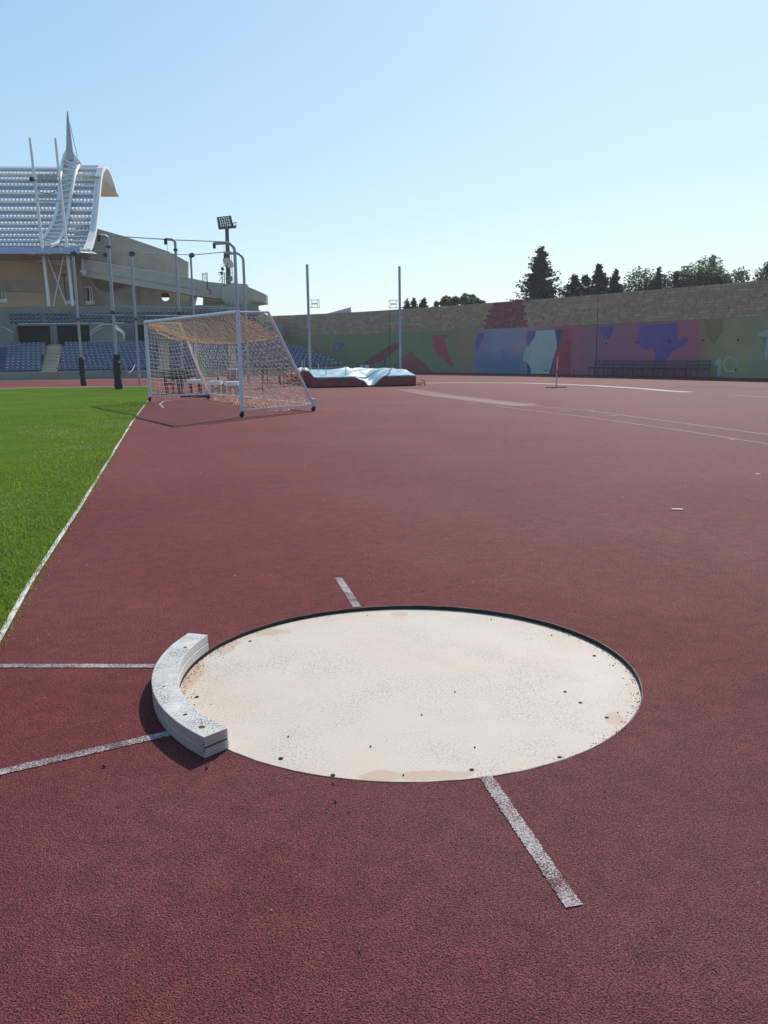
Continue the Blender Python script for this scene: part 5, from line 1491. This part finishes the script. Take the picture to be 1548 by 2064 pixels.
# ================================================================ BACKDROP THINGS
e = empty('billboard', Vector((at(680, 640, 84).x, 84, 0))); tag(e, 'pale lilac slanted board showing above the far wall', 'billboard')
o_ = e.location
P_ = [at(650, 634.5, 84) - o_, at(707, 619, 84) - o_, at(709, 640, 84) - o_, at(650, 640, 84) - o_]
MB().prism(P_, (0, .15, 0)).build('panel', mat('pale_lilac_board', (.48, .48, .58), .6, .08, .6, 0, .4, .05, (.62, .62, .68), .8), e)
m = MB()
for x in (660, 700): q = at(x, 640, 84) - o_; m.beam((q.x, .3, 0), (q.x, .3, q.z), .2)
m.build('post', M['dark_metal'], e)
e = empty('street_lamp', Vector((at(1385.5, 600, 88).x, 88, 0))); tag(e, 'street lamp with a flat head between the trees behind the wall', 'street lamp')
o_ = e.location
q0 = at(1386, 540, 88) - o_
MB().tube([Vector((0, 0, 0)), q0], .07, 8).build('pole', M['alu'], e, True)
a, b2 = at(1374, 538, 88) - o_, at(1396, 538, 88) - o_
m = MB(); m.beam(a, b2, .5, .12); m.box((a + b2) / 2 + Vector((0, 0, .06)), ((b2 - a).length * .8, .3, .1)); m.build('lamp_head', M['alu'], e)

# ================================================================ TREES
def leaf_tris(v, f, p, s, rnd, flat=None):
    M3 = Matrix.Rotation(rnd.random() * 6.28, 3, 'Z') @ Matrix.Rotation(rnd.uniform(-1.3, 1.3), 3, 'X') @ Matrix.Rotation(rnd.random() * 6.28, 3, 'Z')
    i = len(v)
    for q in ((-.5, -.1, 0), (.5, -.15, 0), (.12, .6, .06), (-.3, .45, -.05)): v.append(tuple(p + M3 @ Vector(q) * s * rnd.uniform(.75, 1.25)))
    f.append((i, i + 1, i + 2, i + 3))
def mk_tree(name, label, base, trunk, v, f, mt, group):
    e = empty(name, base); tag(e, label, 'tree', group)
    trunk.build('trunk', M['bark'], e, True)
    me = bpy.data.meshes.new('crown'); me.from_pydata(v, [], f); me.materials.append(M[mt]); link('crown', me, e)
    return e
GRP = 'trees behind the boundary wall'
def conifer(px, ptop, wpx, Y, seed, label, open_=.75, mt='conifer', upl=.25):
    rnd = random.Random(seed); T = at(px, ptop, Y); H = T.z; Rm = wpx / 2 / F * Y * 1.25
    base = Vector((T.x, Y, 0)); tw = min(.85, at(px, 606 - (px - 1050) * .075, Y).z / H); tr = MB(); tr.tube([(0, 0, 0), (0, 0, H * .5), (0, 0, H * .98)], [Rm * .12 + .08, Rm * .07 + .05, .02], 8)
    v = []; f = []; z = H * max(.3, tw - .2)
    while z < H * .99:
        t = z / H; rr = Rm * min(1.25, ((1 - t) / (1 - tw))) ** .85 * (1 - .25 * rnd.random()) + .06
        nb = max(3, int(4 + rr * 4))
        for k in range(nb):
            a = rnd.random() * 2 * pi; L = rr * rnd.uniform(.5, 1.12)
            dz = upl * L * rnd.uniform(.4, 1.5); q0 = Vector((0, 0, z + rnd.uniform(-.1, .1)))
            q1 = q0 + Vector((cos(a) * L, sin(a) * L, dz))
            if rnd.random() < .5: tr.tube([q0, q1], [.035, .008], 3, False)
            n_ = int(5 + L * 15)
            for j in range(n_):
                u = rnd.uniform(.12, 1.02); p = q0.lerp(q1, u) + Vector((rnd.gauss(0, .05 + .10 * L * (1.1 - u)), rnd.gauss(0, .05 + .10 * L * (1.1 - u)), rnd.gauss(-.03, .07)))
                leaf_tris(v, f, p, rnd.uniform(.12, .32) * (1.25 - .3 * u), rnd)
        z += rnd.uniform(.16, .3) * (.6 + .5 * (1 - t))
    return mk_tree('conifer_tree', label, base, tr, v, f, mt, GRP)
def broad(px, ptop, wpx, Y, seed, label, mt='broadleaf', squash=1.0, n_l=2600, zlow=4.4):
    rnd = random.Random(seed); T = at(px, ptop, Y); H = T.z; Rm = wpx / 2 / F * Y * 1.3
    zlow = 2 * at(px, 606 - max(0, px - 1050) * .075, Y).z - H - .6
    base = Vector((T.x, Y, 0)); tr = MB()
    top = Vector((0, 0, H * .6)); tr.tube([(0, 0, 0), (.05, 0, H * .3), top], [Rm * .1 + .1, Rm * .07 + .07, .05], 8)
    v = []; f = []; cz = (H + zlow) / 2; hz_ = (H - zlow) / 2
    blobs_ = []
    for k in range(17):
        a = rnd.random() * 2 * pi; w = rnd.uniform(-.6, 1.0); rr = math.sqrt(max(0, 1 - w * w)) * rnd.uniform(.35, .8)
        c_ = Vector((cos(a) * rr * Rm, sin(a) * rr * Rm, cz + w * hz_ * .82)); br = rnd.uniform(.34, .55) * min(Rm, hz_ * 1.1)
        blobs_.append((c_, br)); tr.tube([Vector((0, 0, H * rnd.uniform(.25, .55))), c_], [.05, .012], 4, False)
    for i in range(int(n_l * 1.7)):
        c_, br = rnd.choice(blobs_); d = Vector((rnd.gauss(0, 1), rnd.gauss(0, 1), rnd.gauss(0, 1))).normalized() * br * rnd.uniform(.55, 1.12)
        leaf_tris(v, f, c_ + d, rnd.uniform(.12, .30) * (.7 + .05 * Rm), rnd)
    return mk_tree('broadleaf_tree', label, base, tr, v, f, mt, GRP)
conifer(1091, 494, 86, 80, 1, 'tallest dark conifer with a broad base, alone above the wall')
conifer(1158, 553, 48, 78, 2, 'small dark conifer, first right of the tallest one')
conifer(1181, 554, 44, 79, 3, 'dark conifer with a blunt top, second right of the tallest one')
conifer(1208, 534, 54, 77, 4, 'dark pointed conifer, highest of the middle cluster')
conifer(1242, 545, 42, 77, 5, 'slim dark conifer at the right end of the middle cluster')
conifer(1328, 538, 18, 78, 6, 'thin pointed tree top rising between two round trees', mt='conifer')
conifer(1364, 546, 20, 79, 7, 'thin ragged conifer top left of the street lamp', mt='conifer')
conifer(1437, 514, 26, 82, 8, 'thin sparse conifer behind the tall round tree right of the street lamp', mt='conifer')
conifer(820, 604, 18, 86, 9, 'small dark tree top beside the right upright', mt='conifer')
conifer(834, 603, 20, 86, 10, 'small bushy tree top just right of the right upright', mt='conifer')
conifer(854, 602, 18, 86, 12, 'small pointed tree top left of the low round crown', mt='conifer')
conifer(879, 605, 14, 86, 13, 'sparse sapling top at the left of the low round crown', mt='broadleaf')
broad(926, 596, 84, 88, 41, 'low round green crown above the middle of the wall', n_l=5200)
broad(962, 604, 30, 87, 22, 'ragged small crown at the right of the low round one', n_l=900)
broad(896, 611, 36, 87, 23, 'low shrubby crown at the left of the low round one', n_l=900)
broad(1288, 550, 78, 80, 24, 'round mid green tree right of the dark conifers', n_l=2600)
broad(1316, 562, 30, 79, 31, 'small green crown under the thin pointed top', n_l=900)
broad(1346, 553, 58, 80, 25, 'round green tree with gaps between the two thin tops', n_l=1700)
broad(1382, 548, 44, 81, 26, 'loose green tree right below the street lamp', n_l=1700)
broad(1414, 515, 84, 80, 27, 'tall dense green tree right of the street lamp', n_l=6000)
broad(1452, 549, 50, 78, 28, 'pale olive tree beside the tall dense green one', 'olive_leaf', n_l=2200)
broad(1484, 550, 66, 79, 29, 'pale olive tree at the right end of the row', 'olive_leaf', n_l=2200)
broad(1551, 527, 52, 76, 30, 'dark green tree cut by the right edge of the picture', n_l=2400)

# ================================================================ ADDED GLARE HAZE
hz_m = bpy.data.materials.new('thin_glare_haze'); hz_m.use_nodes = True
nt = hz_m.node_tree; nt.nodes.clear()
out = nt.nodes.new('ShaderNodeOutputMaterial'); pv = nt.nodes.new('ShaderNodeVolumePrincipled')
pv.inputs['Color'].default_value = (.92, .94, 1.0, 1); pv.inputs['Density'].default_value = .00045; pv.inputs['Anisotropy'].default_value = .3
nt.links.new(pv.outputs[0], out.inputs['Volume'])
o = MB().box((0, 250, 13.5), (1900, 1900, 30)).build('glare_haze', hz_m)  # added volume that lifts the far darks like veiling glare
tag(o, 'thin haze volume added over the whole stadium to stand in for veiling glare', 'glare_haze', kind='stuff')
